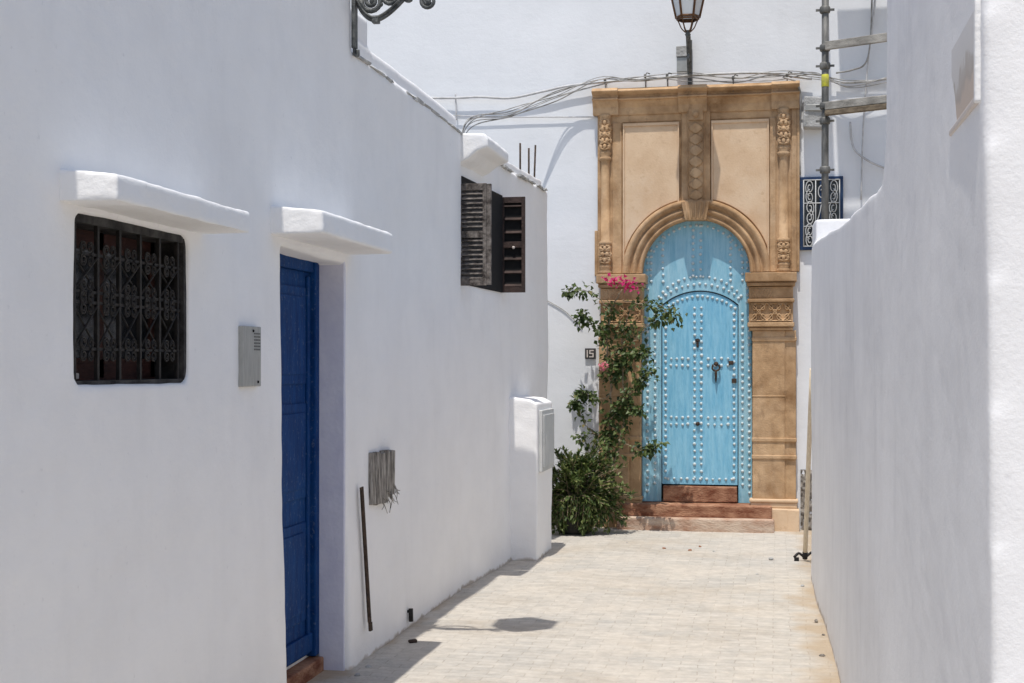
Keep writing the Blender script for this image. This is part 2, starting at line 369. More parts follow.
    def relief(s, x0, x1, z0, z1, Y, fn, depth, nx, nz):
        """carved panel facing -Y: fn(u,v) in 0..1 gives the height"""
        g = [[s.bm.verts.new((x0+(x1-x0)*i/nx, Y-depth*fn(i/nx, j/nz), z0+(z1-z0)*j/nz)) for i in range(nx+1)] for j in range(nz+1)]
        for j in range(nz):
            for i in range(nx):
                f = s.bm.faces.new((g[j][i], g[j][i+1], g[j+1][i+1], g[j+1][i])); f.material_index = s.mi; f.smooth = True
        return s
    def leaf(s, c, d, up, L_, W_, tone, fold=0.25):
        c = Vector(c); d = Vector(d).normalized(); sd_ = d.cross(Vector(up))
        if sd_.length < 1e-4: sd_ = d.orthogonal()
        sd_.normalize(); nn = sd_.cross(d)
        a = c; t = c + d*L_ - nn*L_*0.12; m1 = c + d*L_*0.45
        l = m1 + sd_*W_/2 + nn*W_*fold; r = m1 - sd_*W_/2 + nn*W_*fold
        mid = m1 + nn*0
        va = s.bm.verts.new(a); vt = s.bm.verts.new(t); vl = s.bm.verts.new(l); vr = s.bm.verts.new(r); vm = s.bm.verts.new(c + d*L_*0.5)
        for tri in ((va, vm, vl), (vl, vm, vt), (va, vr, vm), (vr, vt, vm)):
            f = s.bm.faces.new(tri); f.material_index = s.mi; f[s.tone] = tone
    def build(s, name, mats, parent=None, bevel=0.0, local=False, segs=2):
        if not isinstance(mats, (list, tuple)): mats = [mats]
        bmesh.ops.recalc_face_normals(s.bm, faces=[f for f in s.bm.faces if len(f.verts) > 3] if s.bm.faces else [])
        me = bpy.data.meshes.new(name); s.bm.to_mesh(me); s.bm.free()
        for m in mats: me.materials.append(m)
        o = bpy.data.objects.new(name, me); COL.objects.link(o)
        if parent:
            o.parent = parent
            if not local:
                # world coordinates given: make them parent-local
                mw = world_mtx(parent).inverted(); me.transform(mw)
        if bevel > 0:
            b = o.modifiers.new('bevel', 'BEVEL'); b.width = bevel; b.segments = segs; b.limit_method = 'ANGLE'; b.angle_limit = radians(35)
        return o
def world_mtx(o):
    m = Matrix.LocRotScale(o.location, o.rotation_euler, o.scale)
    return world_mtx(o.parent) @ m if o.parent else m

def plaster(name, mb, m, voxel, parent=None, smooth=6, disp=((0.9,0.03),(0.16,0.012)), warp=None):
    """boxes fused into one hand-rendered, soft-edged wall (voxel remesh, smoothing, uneven trowelling baked into the mesh)"""
    me = bpy.data.meshes.new(name+'_raw'); mb.bm.to_mesh(me); mb.bm.free()
    o = bpy.data.objects.new(name+'_raw', me); COL.objects.link(o)
    r = o.modifiers.new('r', 'REMESH'); r.mode = 'VOXEL'; r.voxel_size = voxel; r.use_smooth_shade = True
    if smooth:
        s = o.modifiers.new('s', 'SMOOTH'); s.iterations = smooth; s.factor = 0.5
    dg = bpy.context.evaluated_depsgraph_get()
    me2 = bpy.data.meshes.new_from_object(o.evaluated_get(dg)); me2.name = name
    bpy.data.objects.remove(o); bpy.data.meshes.remove(me)
    nrm = [v.normal.copy() for v in me2.vertices]; flat = []
    for v, n in zip(me2.vertices, nrm):
        p = v.co.copy(); d = 0.0
        for sc, amp in disp:
            d += noise.noise(p/sc + Vector((3.1, 7.7, 1.3)))*amp
        p = p + n*d
        if warp: p = warp(p)
        flat.extend(p)
    me2.vertices.foreach_set('co', flat); me2.update()
    for p in me2.polygons: p.use_smooth = True
    me2.materials.clear(); me2.materials.append(m)
    q = bpy.data.objects.new(name, me2); COL.objects.link(q)
    if parent:
        q.parent = parent; me2.transform(world_mtx(parent).inverted())
    return q

def spline(pts, k=8):
    pts = [Vector(p) for p in pts]; out = []
    P = [pts[0]*2-pts[1]] + pts + [pts[-1]*2-pts[-2]]
    for i in range(1, len(P)-2):
        a, b, c, d = P[i-1], P[i], P[i+1], P[i+2]
        for j in range(k):
            t = j/k
            out.append(0.5*((2*b)+(c-a)*t+(2*a-5*b+4*c-d)*t*t+(3*b-a-3*c+d)*t**3))
    out.append(pts[-1]); return out
def spiral(cx, cy, r0, r1, a0, a1, n=22):
    return [(cx+(r0+(r1-r0)*i/n)*cos(a0+(a1-a0)*i/n), cy+(r0+(r1-r0)*i/n)*sin(a0+(a1-a0)*i/n)) for i in range(n+1)]

# ------------------------------------------------------------------ ground
g = MB()
xs = [-60,-20,-8] + [-5+i*0.25 for i in range(33)] + [6,20,60]
ys = [-40,-10] + [-2+i*0.25 for i in range(69)] + [20,40,80]
gv = [[g.bm.verts.new((x, y, 0.012*noise.noise(Vector((x*0.7, y*0.7, 0)))+0.006*noise.noise(Vector((x*2.3, y*2.3, 4))) if -5 < x < 4 and -3 < y < 16 else 0)) for x in xs] for y in ys]
for j in range(len(ys)-1):
    for i in range(len(xs)-1):
        f = g.bm.faces.new((gv[j][i], gv[j][i+1], gv[j+1][i+1], gv[j+1][i])); f.smooth = True
tag(g.build('paved_ground', paving_mat()), kind='structure')

# ------------------------------------------------------------------ left house
XL = -2.28
LH = empty('white_house', (XL, 5.0, 0), 'long white plastered house on the left with canopied window, deep blue door and shutters', 'house')
H1 = 3.95
w = MB()
xb = -2.75
w.box(xb, XL, -4, 4.12, -0.3, H1)                      # before the window
w.box(xb, XL, 4.0, 5.1, -0.3, 1.59)                    # under it
w.box(xb, XL, 4.0, 5.1, 2.155, H1)                     # over it
w.box(xb, -2.47, 4.0, 5.1, 1.5, 2.3)                   # back of the recess
w.box(xb, XL, 4.99, 6.02, -0.3, H1)                    # between window and door
w.box(xb, XL, 5.9, 7.03, 2.205, H1)                     # over the door
w.box(xb, -2.50, 5.9, 7.0, -0.3, 2.3)                  # behind the door
w.box(xb, XL, 6.96, 7.04, -0.3, H1)                    # thin pier at the corner
w.box(xb, XL, 6.96, 9.64, -0.3, 3.36)                  # low range
w.box(xb, XL-0.04, 7.0, 9.66, 3.2, 3.47); w.box(xb, XL-0.05, 7.0, 7.50, 3.2, 3.64)                # its parapet
w.prism([(XL-0.5,9.5),(XL-0.035,9.5),(-2.15,12.72),(XL-0.5,12.72)], 'z', -0.3, 3.31)
w.prism([(XL-0.5,9.5),(XL-0.08,9.5),(-2.20,12.68),(XL-0.5,12.68)], 'z', 3.2, 3.41)
w.box(-8, xb+0.2, 12.42, 12.72, -0.3, 3.30)            # return wall facing the back house
def lw_warp(v):
    # hand-built wall: foot swells a little, slow wander in and out
    if v.x > -2.9:
        v = v.copy()
        v.x += 0.03*max(0.0, 0.9-v.z)*0.7 + 0.005*sin(v.y*1.3+v.z*0.9)
    return v
wl = plaster('wall', w, M['white'], 0.017, LH, smooth=2, disp=((1.3,0.016),(0.4,0.006),(0.09,0.002)), warp=lw_warp)
rf = MB(); rf.box(-8, XL-0.45, 7.03, 12.5, 3.05, 3.2); rf.box(-8, XL-0.45, -4, 7.03, 3.7, 3.85); rf.build('roof', M['concrete'], LH)

def hood(name, y0, y1, depth, z0, z1, x0=XL, drop=0.03, parent=LH):
    m = MB()
    m.prism([(x0-0.15, z1+0.01), (x0+depth, z1-drop), (x0+depth, z0), (x0-0.15, z0)], 'y', y0, y1)
    return plaster(name, m, M['white4'], 0.011, parent, smooth=2, disp=((0.5,0.006),(0.12,0.004),(0.04,0.0015)))
hood('window_hood', 4.00, 5.12, 0.205, 2.178, 2.295)
hood('door_hood', 5.88, 7.03, 0.245, 2.25, 2.39)
m = MB(); hx_ = XL-.02
m.prism([(hx_-.15, 3.365), (hx_+.20, 3.345), (hx_+.225, 3.31), (hx_+.225, 3.245), (hx_+.14, 3.215), (hx_+.07, 3.16), (hx_-.15, 3.06)], 'y', 9.64, 10.42)
plaster('shutter_hood', m, M['white4'], 0.012, LH, smooth=3, disp=((0.5,0.006),(0.1,0.004)))

# mortar crack / broken render edge along the top of the low range
random.seed(3)
y = 7.06
while y < 9.6:
    L_ = random.uniform(0.05, 0.22)
    if random.random() < 0.85:
        cr = MB(); cr.box(XL-0.03, XL+0.018, y, y+L_, 3.343+random.uniform(-.008,.008), 3.352+random.uniform(0,.012), 0.006); cr.build('broken_edge', M['concrete'], LH)
    y += L_*random.uniform(0.8, 1.15)
y = 10.75
while y < 12.6:
    L_ = random.uniform(0.04, 0.16)
    xx = -2.315+0.165*(y-9.5)/3.2
    if random.random() < 0.8: cr = MB(); cr.box(xx-0.03, xx+0.02, y, y+L_, 3.295+random.uniform(-.008,.008), 3.303+random.uniform(0,.012), 0.006); cr.build('broken_edge', M['concrete'], LH)
    y += L_

# barred window
Z0, Z1, Y0, Y1 = 1.60, 2.15, 4.13, 4.985
win = MB()
for b in ((Y0-.05, Y1+.05, Z0-.03, Z0+.075), (Y0-.05, Y1+.05, Z1-.085, Z1+.03), (Y0-.05, Y0+.04, Z0, Z1), (Y1-.04, Y1+.05, Z0, Z1), (4.535, 4.575, Z0, Z1)):
    win.box(-2.47, -2.425, *b)
wf = win.build('window', M['redwood'], LH, 0.004)
pn = MB(); pn.box(-2.462, -2.436, Y0-.05, Y1+.05, Z0-.03, Z1+.03); pn.build('pane', M['pane'], wf)
cs = MB()
cs.box(-2.46, XL-.020, Y0-.035, Y0-.004, Z0-.03, Z1+.03); cs.box(-2.46, XL-.020, Y1-.004, Y1+.03, Z0-.03, Z1+.012)
cs.box(-2.46, XL-.022, Y0-.004, Y1+.004, Z0-.03, Z0-.004); cs.box(-2.46, XL-.022, Y0-.004, Y1+.004, Z1-.018, Z1+.03)
cs.build('casing', M['grime'], wf)
gr = MB(); XG = -2.318
nb = 6; step = (Y1-Y0-0.06)/(nb-1)
bars = [Y0+0.03+i*step for i in range(nb)]
for yb in bars: gr.box(XG-.007, XG+.007, yb-.007, yb+.007, Z0-.02, Z1+.02)
rows = [Z0+0.105, Z0+0.265, Z0+0.30, Z1-0.12]
for zr in rows: gr.box(XG-.010, XG+.004, Y0-.01, Y1+.01, zr-.005, zr+.005)
for i in range(nb-1):
    ya, yb2 = bars[i], bars[i+1]; yc = (ya+yb2)/2
    for za, zb in ((rows[0], rows[1]), (rows[2], rows[3])):
        h2 = (zb-za)
        for s_ in (-1, 1):
            # crossing bars of the lozenge, ends rolled into scrolls
            gr.tube([(XG+.004*s_, yc-s_*(yc-ya)*0.95, za+0.01), (XG+.004*s_, yc, za+h2/2), (XG+.004*s_, yc+s_*(yc-ya)*0.95, zb-0.01)], .0042, 5)
        for zc, sg in ((za+0.022, 1), (zb-0.022, -1), (za-0.022, -1), (zb+0.022, 1)):
            for s_ in (-1, 1):
                gr.tube([(XG+.006, u, v) for u, v in spiral(yc+s_*0.024, zc, .023, .006, -sg*pi/2, -sg*pi/2+s_*sg*3.6*pi, 16)], .0036, 5)
gr.build('grille', M['iron'], wf)
lt = MB(); lt.box(-2.42, -2.40, 4.27, 4.35, 1.60, 1.622); lt.build('paint_chip', M['cream'], wf, 0.004)

# deep blue door in its recess
d = MB(); DY0, DY1, DZ0, DZ1 = 6.0, 6.97, 0.09, 2.22
d.box(-2.50, -2.435, DY0, DY0+.07, DZ0, DZ1); d.box(-2.50, -2.425, DY1-.085, DY1+.01, DZ0, DZ1); d.box(-2.50, -2.435, DY0+.07, DY1-.085, DZ1-.075, DZ1)
df = d.build('door', M['navy'], LH, 0.006)
lf = MB(); lf.box(-2.50, -2.462, DY0+.07, DY1-.085, DZ0+.012, DZ1-.075)
for za, zb in ((0.30, 0.82), (0.95, 1.45), (1.55, 2.06)):
    lf.box(-2.463, -2.452, DY0+.14, DY1-.16, za, zb); lf.box(-2.453, -2.444, DY0+.19, DY1-.21, za+.05, zb-.05)
lf.box(-2.463, -2.446, DY1-.145, DY1-.105, DZ0+.05, DZ1-.1)
lf.box(-2.463, -2.44, DY0+.07, DY1-.085, DZ0+.03, DZ0+.13)
lf.build('door_leaf', M['navy'], df, 0.005)
hd = MB(); hd.tube([(-2.455, 6.12, 1.18), (-2.40, 6.12, 1.18), (-2.395, 6.12, 1.16), (-2.395, 6.12, 1.06)], .011, 8); hd.build('handle', M['iron'], df)
jm = MB(); jm.box(-2.43, XL-.004, 6.944, 6.99, -.05, 2.22); jm.build('door_jamb', M['lilac'], LH, 0.006)  # thin slab over the far jamb, coloured lilac and darker than the wall
th = MB(); th.box(-2.50, -2.395, 6.015, 6.94, -0.05, 0.082)
th.build('door_step', M['brick'], LH, 0.01)

# folding shutters of the far window
sw = MB(); SX = -2.27
ya, yb, za, zb = 9.74, 10.94, 2.25, 3.05
sw.prism([(-2.37, ya), (-2.291, ya), (-2.230, yb), (-2.37, yb)], 'z', za, zb)
sh = sw.build('shuttered_window', M['gap'], LH)
def shutter_leaf(name, y, x0, x1, z0, z1, m, slats, par):
    s = MB(); t = 0.028; st = 0.028
    s.box(x0, x0+st, y, y+t, z0, z1); s.box(x1-st, x1, y, y+t, z0, z1)
    s.box(x0+st, x1-st, y, y+t, z0, z0+.05); s.box(x0+st, x1-st, y, y+t, z1-.05, z1)
    zm = z0+(z1-z0)*0.5
    s.box(x0+st, x1-st, y, y+t, zm-.025, zm+.025)
    n = slats
    for i in range(n):
        zz = z0+.06+(z1-z0-.13)*i/(n-1)
        if abs(zz-zm) < .03: continue
        s.box(x0+st, x1-st, -.019, .019, -.004, .004, mtx=Matrix.Translation((0, y+t/2, zz)) @ Matrix.Rotation(radians(38), 4, 'X'))
    return s.build(name, m, par, 0.002)
l1 = shutter_leaf('shutter_leaf', 9.68, -2.315, -2.095, 2.235, 2.985, M['shut'], 19, sh)
l1['label'] = 'weathered grey louvred shutter leaf'
fr = MB(); fr.box(-2.094, -2.062, 9.685, 9.715, 2.24, 2.98); fr.build('shutter_stile', M['shut'], sh)
l2 = shutter_leaf('shutter_leaf', 10.95, -2.25, -2.045, 2.25, 3.04, M['shutd'], 7, sh)
l2['label'] = 'dark brown shutter leaf'
bk = MB(); bk.box(-2.235, -2.065, 10.972, 10.978, 2.29, 3.0); bk.build('shutter_backing', M['gap'], sh)
hk = MB(); hk.sphere((-2.14, 10.945, 2.62), .013, 6); hk.build('shutter_knob', M['cream'], sh)

# ------------------------------------------------------------------ things on the left wall
ip = empty('intercom_panel', (XL, 5.6, 1.68), 'flat grey metal intercom panel on the white wall left of the deep blue door', 'intercom')
m = MB(); m.box(XL-.01, XL+.018, 5.50, 5.70, 1.555, 1.82); m.build('plate', M['steel'], ip, 0.004)
m = MB()
for i in range(6): m.box(XL+.017, XL+.020, 5.615, 5.685, 1.715+i*.014, 1.722+i*.014)
m.build('speaker_grille', M['grille'], ip)
for yz in ((5.66, 1.575), (5.605, 1.80)):
    m = MB(); m.sphere((XL+.018, *yz), .007, 6); m.build('screw', M['gap'], ip)

hp = empty('wood_hatch', (XL, 7.6, 1.0), 'small weathered grey wooden hatch with frayed edge set in the white wall', 'hatch')
random.seed(11)
m = MB()
for i in range(6):
    y0 = 7.365+i*.078
    m.box(XL-.02, XL+.024+random.uniform(-.004,.008), y0, y0+.075, 0.85+random.uniform(-.03,.03), 1.145+random.uniform(-.008,.008), 0.004)
m.build('boards', M['oldwood'], hp, 0.003)
m = MB()
for i in range(24):
    y0 = random.uniform(7.5, 7.86); z0 = random.uniform(0.86, 0.95)
    p0 = Vector((XL+.02, y0, z0)); 
    m.tube(spline([p0, p0+Vector((.012, random.uniform(-.01,.05), -.03)), p0+Vector((.02, random.uniform(-.03,.08), random.uniform(-.09,-.03)))], 3), .0022, 4)
m.build('frayed_fibre', M['oldwood'], hp)

m = MB()
pt, pb = atX(361.5, 487, XL+.03), atX(369.5, 622, XL+.05)
ax = (pt-pb); L_ = ax.length; Q = ax.to_track_quat('Z', 'Y').to_matrix().to_4x4(); Q.translation = pb
m.box(-.003, .004, -.017, .017, 0, L_, mtx=Q); m.box(-.003, .014, -.017, -.011, .03, L_-.02, mtx=Q) 
m.box(-.003, .012, -.012, .012, -.05, .0, mtx=Q)
for k in range(7): m.dome(Q @ Vector((.003, 0, .1+k*.1)), .008, Q.to_3x3() @ Vector((1,0,0)), 6)
tag(m.build('iron_bar', M['rust'], None, 0.0015), 'rusty narrow iron channel bar fixed upright on the white wall below the wooden hatch', 'iron bar')

m = MB(); q = atX(409, 616, XL)
q = atX(409.5, 617, XL+.02); m.tube([(XL+.03, q.y, .045), (XL+.028, q.y, .125)], .015, 8); m.box(XL-.03, XL+.03, q.y-.01, q.y+.01, .10, .115)
tag(m.build('drain_stub', M['iron']), 'short black pipe stub at the foot of the left white wall', 'pipe')

mp_ = empty('meter_pillar', (-2.1, 11.5, 0), 'waist-high white plastered meter pillar against the far end of the left wall', 'meter pillar')
m = MB(); m.prism([(-2.4, -.2), (-1.985, -.2), (-1.985, 1.32), (-2.05, 1.355), (-2.4, 1.40)], 'y', 11.2, 11.95)
plaster('pillar', m, M['white'], 0.012, mp_, smooth=1, disp=((0.5,0.008),(0.1,0.003)))
m = MB(); m.box(-2.02, -1.955, 11.27, 11.88, 0.74, 1.265)
cab = m.build('cabinet', M['cabinet'], mp_, 0.006)
m = MB(); m.box(-1.956, -1.944, 11.31, 11.84, 0.78, 1.225); m.box(-1.945, -1.936, 11.36, 11.38, 0.97, 1.06)
m.build('cabinet_door', M['cabinet'], cab, 0.004)

# rebar stubs on the far end of the low roof
for (px, py0, py1, dx) in ((524.5, 143, 168, 0.0), (533, 148, 176, 0.0), (538.5, 145, 176, -0.02)):
    p0 = atX(px, py1, -2.26); p1 = p0.copy(); p1.z = EYE + (HY-py0)/F*(p0.y/ray(px, py1)[1]); p1.x += dx-0.0
    m = MB(); m.tube([(p0.x-.04, p0.y, 3.15), (p0.x-.04, p0.y, p0.z), (p1.x-.04+ (0.03 if dx else 0), p1.y, p1.z)], .009, 6)
    tag(m.build('rebar', M['rust']), {524.5: 'thin rusty rebar standing apart nearest the shutters on the low roof edge', 533: 'straight rusty rebar, middle of the three on the low roof edge',
        538.5: 'slightly leaning rusty rebar nearest the far corner of the low roof'}[px], 'rebar', 'rebars on the low roof')

# ------------------------------------------------------------------ wall lamps
def lamp(loc, rz, label, ext=0.0):
    """local axes: +X away from the wall, Z up"""
    t = empty('wall_lamp', loc, label, 'lamp', 'wall lanterns on scroll brackets', rz)
    a = MB()
    a.box(0.0, .022, -.022, .022, -.16, .34)
    a.tube(spline([(.012,0,-.16),(.012,0,-.19),(.03,0,-.2),(.03,0,-.17)], 4), .010, 6)
    sec = .014
    main = spline([(.01,0,.20), (.03,0,.09), (.07,0,.02), (.125,0,-.012), (.19,0,.01), (.27,0,.075), (.36+ext*.5,0,.17), (.45+ext,0,.235), (.51+ext,0,.245), (.53+ext,0,.27)], 6)
    a.tube(main, .013, 8)
    a.tube([(p[0], .016, p[2]+.012) for p in main[6:-10]], .007, 6); a.tube([(p[0], -.016, p[2]+.012) for p in main[6:-10]], .007, 6)
    def sp(cx, cz, r0, a0, a1, th):
        pts = [(u, 0, v) for u, v in spiral(cx, cz, r0, .012, a0, a1, 26)]
        a.tube(pts, th, 8, rs=[th*(1-.25*i/26) for i in range(27)]); a.sphere((cx, 0, cz), .016, 7)
    sp(.11, .092, .062, pi*0.95, pi*4.4, .015)
    a.tube(spline([(.05,0,.11), (.06,0,.24), (.13,0,.33), (.22,0,.34)], 5), .013, 7)
    sp(.21, .115, .046, pi*1.9, -pi*1.9, .013)
    a.tube(spline([(.255,0,.115), (.27,0,.21), (.26,0,.28), (.22,0,.34)], 5), .011, 7)
    sp(.425, .075, .042, pi*0.75, pi*3.9, .011)
    a.box(.115, .15, -.02, .02, -.03, .008)
    for u, w_ in ((.30,.095), (.315,.085), (.33,.115)): a.sphere((u, 0, w_), .017, 6, (1.4,1,.8))
    for u, w_ in ((.16,.07), (.17,.095), (.165,.12)): a.sphere((u, 0, w_), .013, 6)
    a.lathe([(.012,.22),(.022,.235),(.03,.25),(.02,.265),(.026,.275),(.02,.29)], (.53+ext,0,0), 10)
    a.build('bracket', M['grey_iron'], t, local=True)
    # lantern: open cradle, tapering hexagonal cage, roof
    L0 = 0.28; cx = .53+ext
    def hexp(r, z, k, off=pi/6): return Vector((cx+r*cos(off+k*pi/3), r*sin(off+k*pi/3), z))
    c = MB()
    for k in range(6):
        c.tube(spline([hexp(.022, L0-.01, k), hexp(.06, L0+.03, k), hexp(.085, L0+.085, k), hexp(.108, L0+.13, k)], 4), .006, 5)
        c.tube([hexp(.112, L0+.13, k), hexp(.205, L0+.56, k)], .0125, 6)
        for r, z, th in ((.115, L0+.135, .012), (.105, L0+.115, .008), (.208, L0+.565, .014)):
            c.tube([hexp(r, z, k), hexp(r, z, k+1)], th, 6)
    c.build('cage', M['copper'], t, local=True)
    g_ = MB()
    for k in range(6):
        A, B, C, D = hexp(.108, L0+.145, k), hexp(.108, L0+.145, k+1), hexp(.198, L0+.55, k+1), hexp(.198, L0+.55, k)
        n_ = ((B-A).cross(D-A)).normalized()*.003
        g_.quadstrip([[A+n_, B+n_, C+n_, D+n_], [A-n_, B-n_, C-n_, D-n_]], True, True, False)
    g_.build('lantern_glass', M['glass'], t, local=True)
    r_ = MB()
    rr = [[hexp(r, z, k) for k in range(6)] for r, z in ((.225, L0+.565), (.225, L0+.585), (.13, L0+.70), (.10, L0+.72), (.10, L0+.76), (.045, L0+.83), (.012, L0+.86), (.018, L0+.89), (.004, L0+.93))]
    r_.quadstrip(rr, True, True, False); r_.build('lantern_roof', M['copper'], t, local=True)
    return t
lamp((XL+.015, 7.03, 3.53), 0.0, 'street lantern on grey scrolled iron bracket high on the left white wall')
lc = atY(690, 60, 13.78)
lamp((lc.x, 13.775, 4.60), -pi/2+0.03, 'bronze framed street lantern on the wall above the stone doorway', .09)

# ------------------------------------------------------------------ back house
YW = 13.80
BH = empty('doorway_house', (-0.8, YW, 0), 'tall white house closing the alley with a carved sandstone doorway and turquoise studded door', 'house')
def bx(px, Y=YW): return atY(px, 300, Y).x
def bz(py, Y=YW): # height on plane Y, taken at the middle of the doorway
    return atY(697, py, Y).z
xl, xr = bx(641.5), bx(752.5)
w = MB()
w.box(-9, xl, YW, YW+.4, -.3, 7.4); w.box(xr, 6, YW, YW+.4, -.3, 7.4)
w.box(xl-.1, xr+.1, YW, YW+.4, bz(219), 7.4); w.box(xl-.1, xr+.1, YW+.16, YW+.4, -.3, 3.4)
wx0, wx1, wz0, wz1 = bx(800), bx(843), atY(820, 250, YW).z, atY(820, 177, YW).z
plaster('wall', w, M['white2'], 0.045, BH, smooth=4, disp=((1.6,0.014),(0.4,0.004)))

ARC_C = (bx(696), bz(273)); R_IN, R_OUT = (bx(749.5)-bx(642.5))/2, (bx(769.5)-bx(622.5))/2
def arcpts(r, n=28, a0=pi, a1=0.0, c=None):
    c = c or ARC_C
    return [(c[0]+r*cos(a0+(a1-a0)*i/n), c[1]+r*sin(a0+(a1-a0)*i/n)) for i in range(n+1)]

PT = MB()  # plain face of the surround: spandrel plate with the arch cut out
x0, x1, zt, zs = bx(598), bx(798.5), bz(100), bz(273)
outer = []; inn = arcpts(R_IN+.02, 32)
for i, p in enumerate(inn):
    a = pi - pi*i/32
    # project outward onto the rectangle
    dx, dz = cos(a), sin(a)
    ts = []
    if dx > 1e-6: ts.append((x1-ARC_C[0])/dx)
    if dx < -1e-6: ts.append((x0-ARC_C[0])/dx)
    if dz > 1e-6: ts.append((zt-zs)/dz)
    t_ = min(ts); outer.append((ARC_C[0]+dx*t_, ARC_C[1]+dz*t_))
PT.band(outer, inn, 'y', 13.775, YW+.06)
portal = PT.build('stone_doorway', M['stone'], BH)
portal['label'] = 'carved sandstone door surround'
# corner fill of the spandrel plate (projection leaves the two top corners open)
# smooth pale panels left and right of the central strip
def panel(xa, xb):
    m = MB(); pts = [(xa, bz(122.5)), (xb, bz(122.5))]
    # lower edge follows the arch extrados
    n = 14; low = []
    for i in range(n+1):
        x = xb+(xa-xb)*i/n; dx = x-ARC_C[0]; R = R_OUT+.015
        z = ARC_C[1]+sqrt(max(R*R-dx*dx, 0)) if abs(dx) < R else ARC_C[1]+.01
        low.append((x, z))
    m.prism(pts+low, 'y', 13.758, 13.79)
    o = m.build('panel', M['panel'], portal, 0.006)
    return o
panel(bx(625), bx(678.5)); panel(bx(713), bx(767.5))
m = MB()
for xa, xb in ((bx(623.5), bx(679.5)), (bx(711.5), bx(769))):
    m.box(xa, xb, 13.742, 13.79, bz(125), bz(122)); m.box(xa, xa+.016, 13.746, 13.79, zs+.06 if xa < ARC_C[0] else bz(203), bz(124)); m.box(xb-.016, xb, 13.746, 13.79, bz(205), bz(124)) if xb < ARC_C[0] else m.box(xb-.016, xb, 13.746, 13.79, zs+.06, bz(124))
m.build('panel_fillet', M['panel'], portal, 0.004)
# frieze plate filling the corners above
m = MB(); m.box(x0, x1, 13.765, YW+.05, bz(120.5), zt); m.box(x0, bx(623), 13.764, YW+.05, zs, bz(120)); m.box(bx(769.5), x1, 13.764, YW+.05, zs, bz(120))
m.build('frieze', M['stone'], portal, 0.006)
# arch mouldings
m = MB()
prof = [(R_IN, YW+.035), (R_IN, 13.735), (R_IN+.018, 13.722), (R_IN+.034, 13.728), (R_IN+.040, 13.745), (R_IN+.058, 13.748), (R_IN+.066, 13.722), (R_IN+.088, 13.706), (R_IN+.106, 13.718), (R_IN+.110, 13.738), (R_IN+.126, 13.740), (R_IN+.134, 13.716), (R_IN+.158, 13.692), (R_IN+.180, 13.690), (R_OUT, 13.712), (R_OUT+.004, 13.79)]
m.quadstrip([[(ARC_C[0]+r*cos(a), y, ARC_C[1]+r*sin(a)) for r, y in prof] for a in [pi-pi*i/48 for i in range(49)]], False, False, True)
m.build('arch_moulding', M['stone'], portal)
# keystone
m = MB(); m.prism([(bx(682), bz(203)), (bx(710), bz(203)), (bx(707), bz(221.5)), (bx(686), bz(221.5))], 'y', 13.655, 13.78)
for k, px in enumerate((686.5, 691.5, 696.5, 701.5, 706)):
    m.tube([(bx(px), 13.655, bz(204)), (bx(696.3+(px-696.3)*.75), 13.652, bz(220))], .011, 6)
m.build('keystone', M['stone'], portal, 0.01)
# central carved strip
m = MB(); m.box(bx(682), bx(710.5), 13.735, 13.78, bz(205), bz(108))
m.box(bx(687), bx(705.5), 13.722, 13.75, bz(204), bz(109))
m.build('center_strip', M['stone'], portal, 0.006)
m = MB()
def guil(u, v):
    t = v*7.0; f = t-math.floor(t); w_ = abs(sin(pi*t)); e = abs(u-.5)*2
    base = 1.0 if e < w_*0.86 else 0.0
    return base*(0.55+0.45*cos(e*2.2)) + (0.9 if e > .93 else 0)
m.relief(bx(688.5), bx(704), bz(202), bz(124), 13.721, guil, 0.026, 26, 150)
m.box(bx(689), bx(703.5), 13.70, 13.725, bz(121.5), bz(111)); m.sphere((bx(696.3), 13.70, bz(116)), .035, 8, (1, .5, 1))
m.build('carved_ornament', M['stone'], portal)
# cornice with three breaks forward
def cornice_run(m, xa, xb, off):
    pr = [(13.78, bz(113)), (13.750-off, bz(113.5)), (13.742-off, bz(111)), (13.735-off, bz(106)), (13.712-off, bz(102.5)), (13.700-off, bz(100)), (13.660-off, bz(99.6)), (13.658-off, bz(98.6)), (13.705-off, bz(96.2)), (13.700-off, bz(94.8)), (13.655-off, bz(93)), (13.628-off, bz(92)), (13.626-off, bz(91)), (13.68-off, bz(87.6)), (13.78, bz(86.3))]
    m.quadstrip([[(xa, y, z) for y, z in pr], [(xb, y, z) for y, z in pr]], True, True, False)
m = MB()
cornice_run(m, bx(596), bx(797.5), 0.0)
cornice_run(m, bx(594), bx(619.5), 0.035); cornice_run(m, bx(679), bx(707.5), 0.04); cornice_run(m, bx(771.5), bx(799.5), 0.035)
m.build('cornice', M['stone'], portal, 0.004)
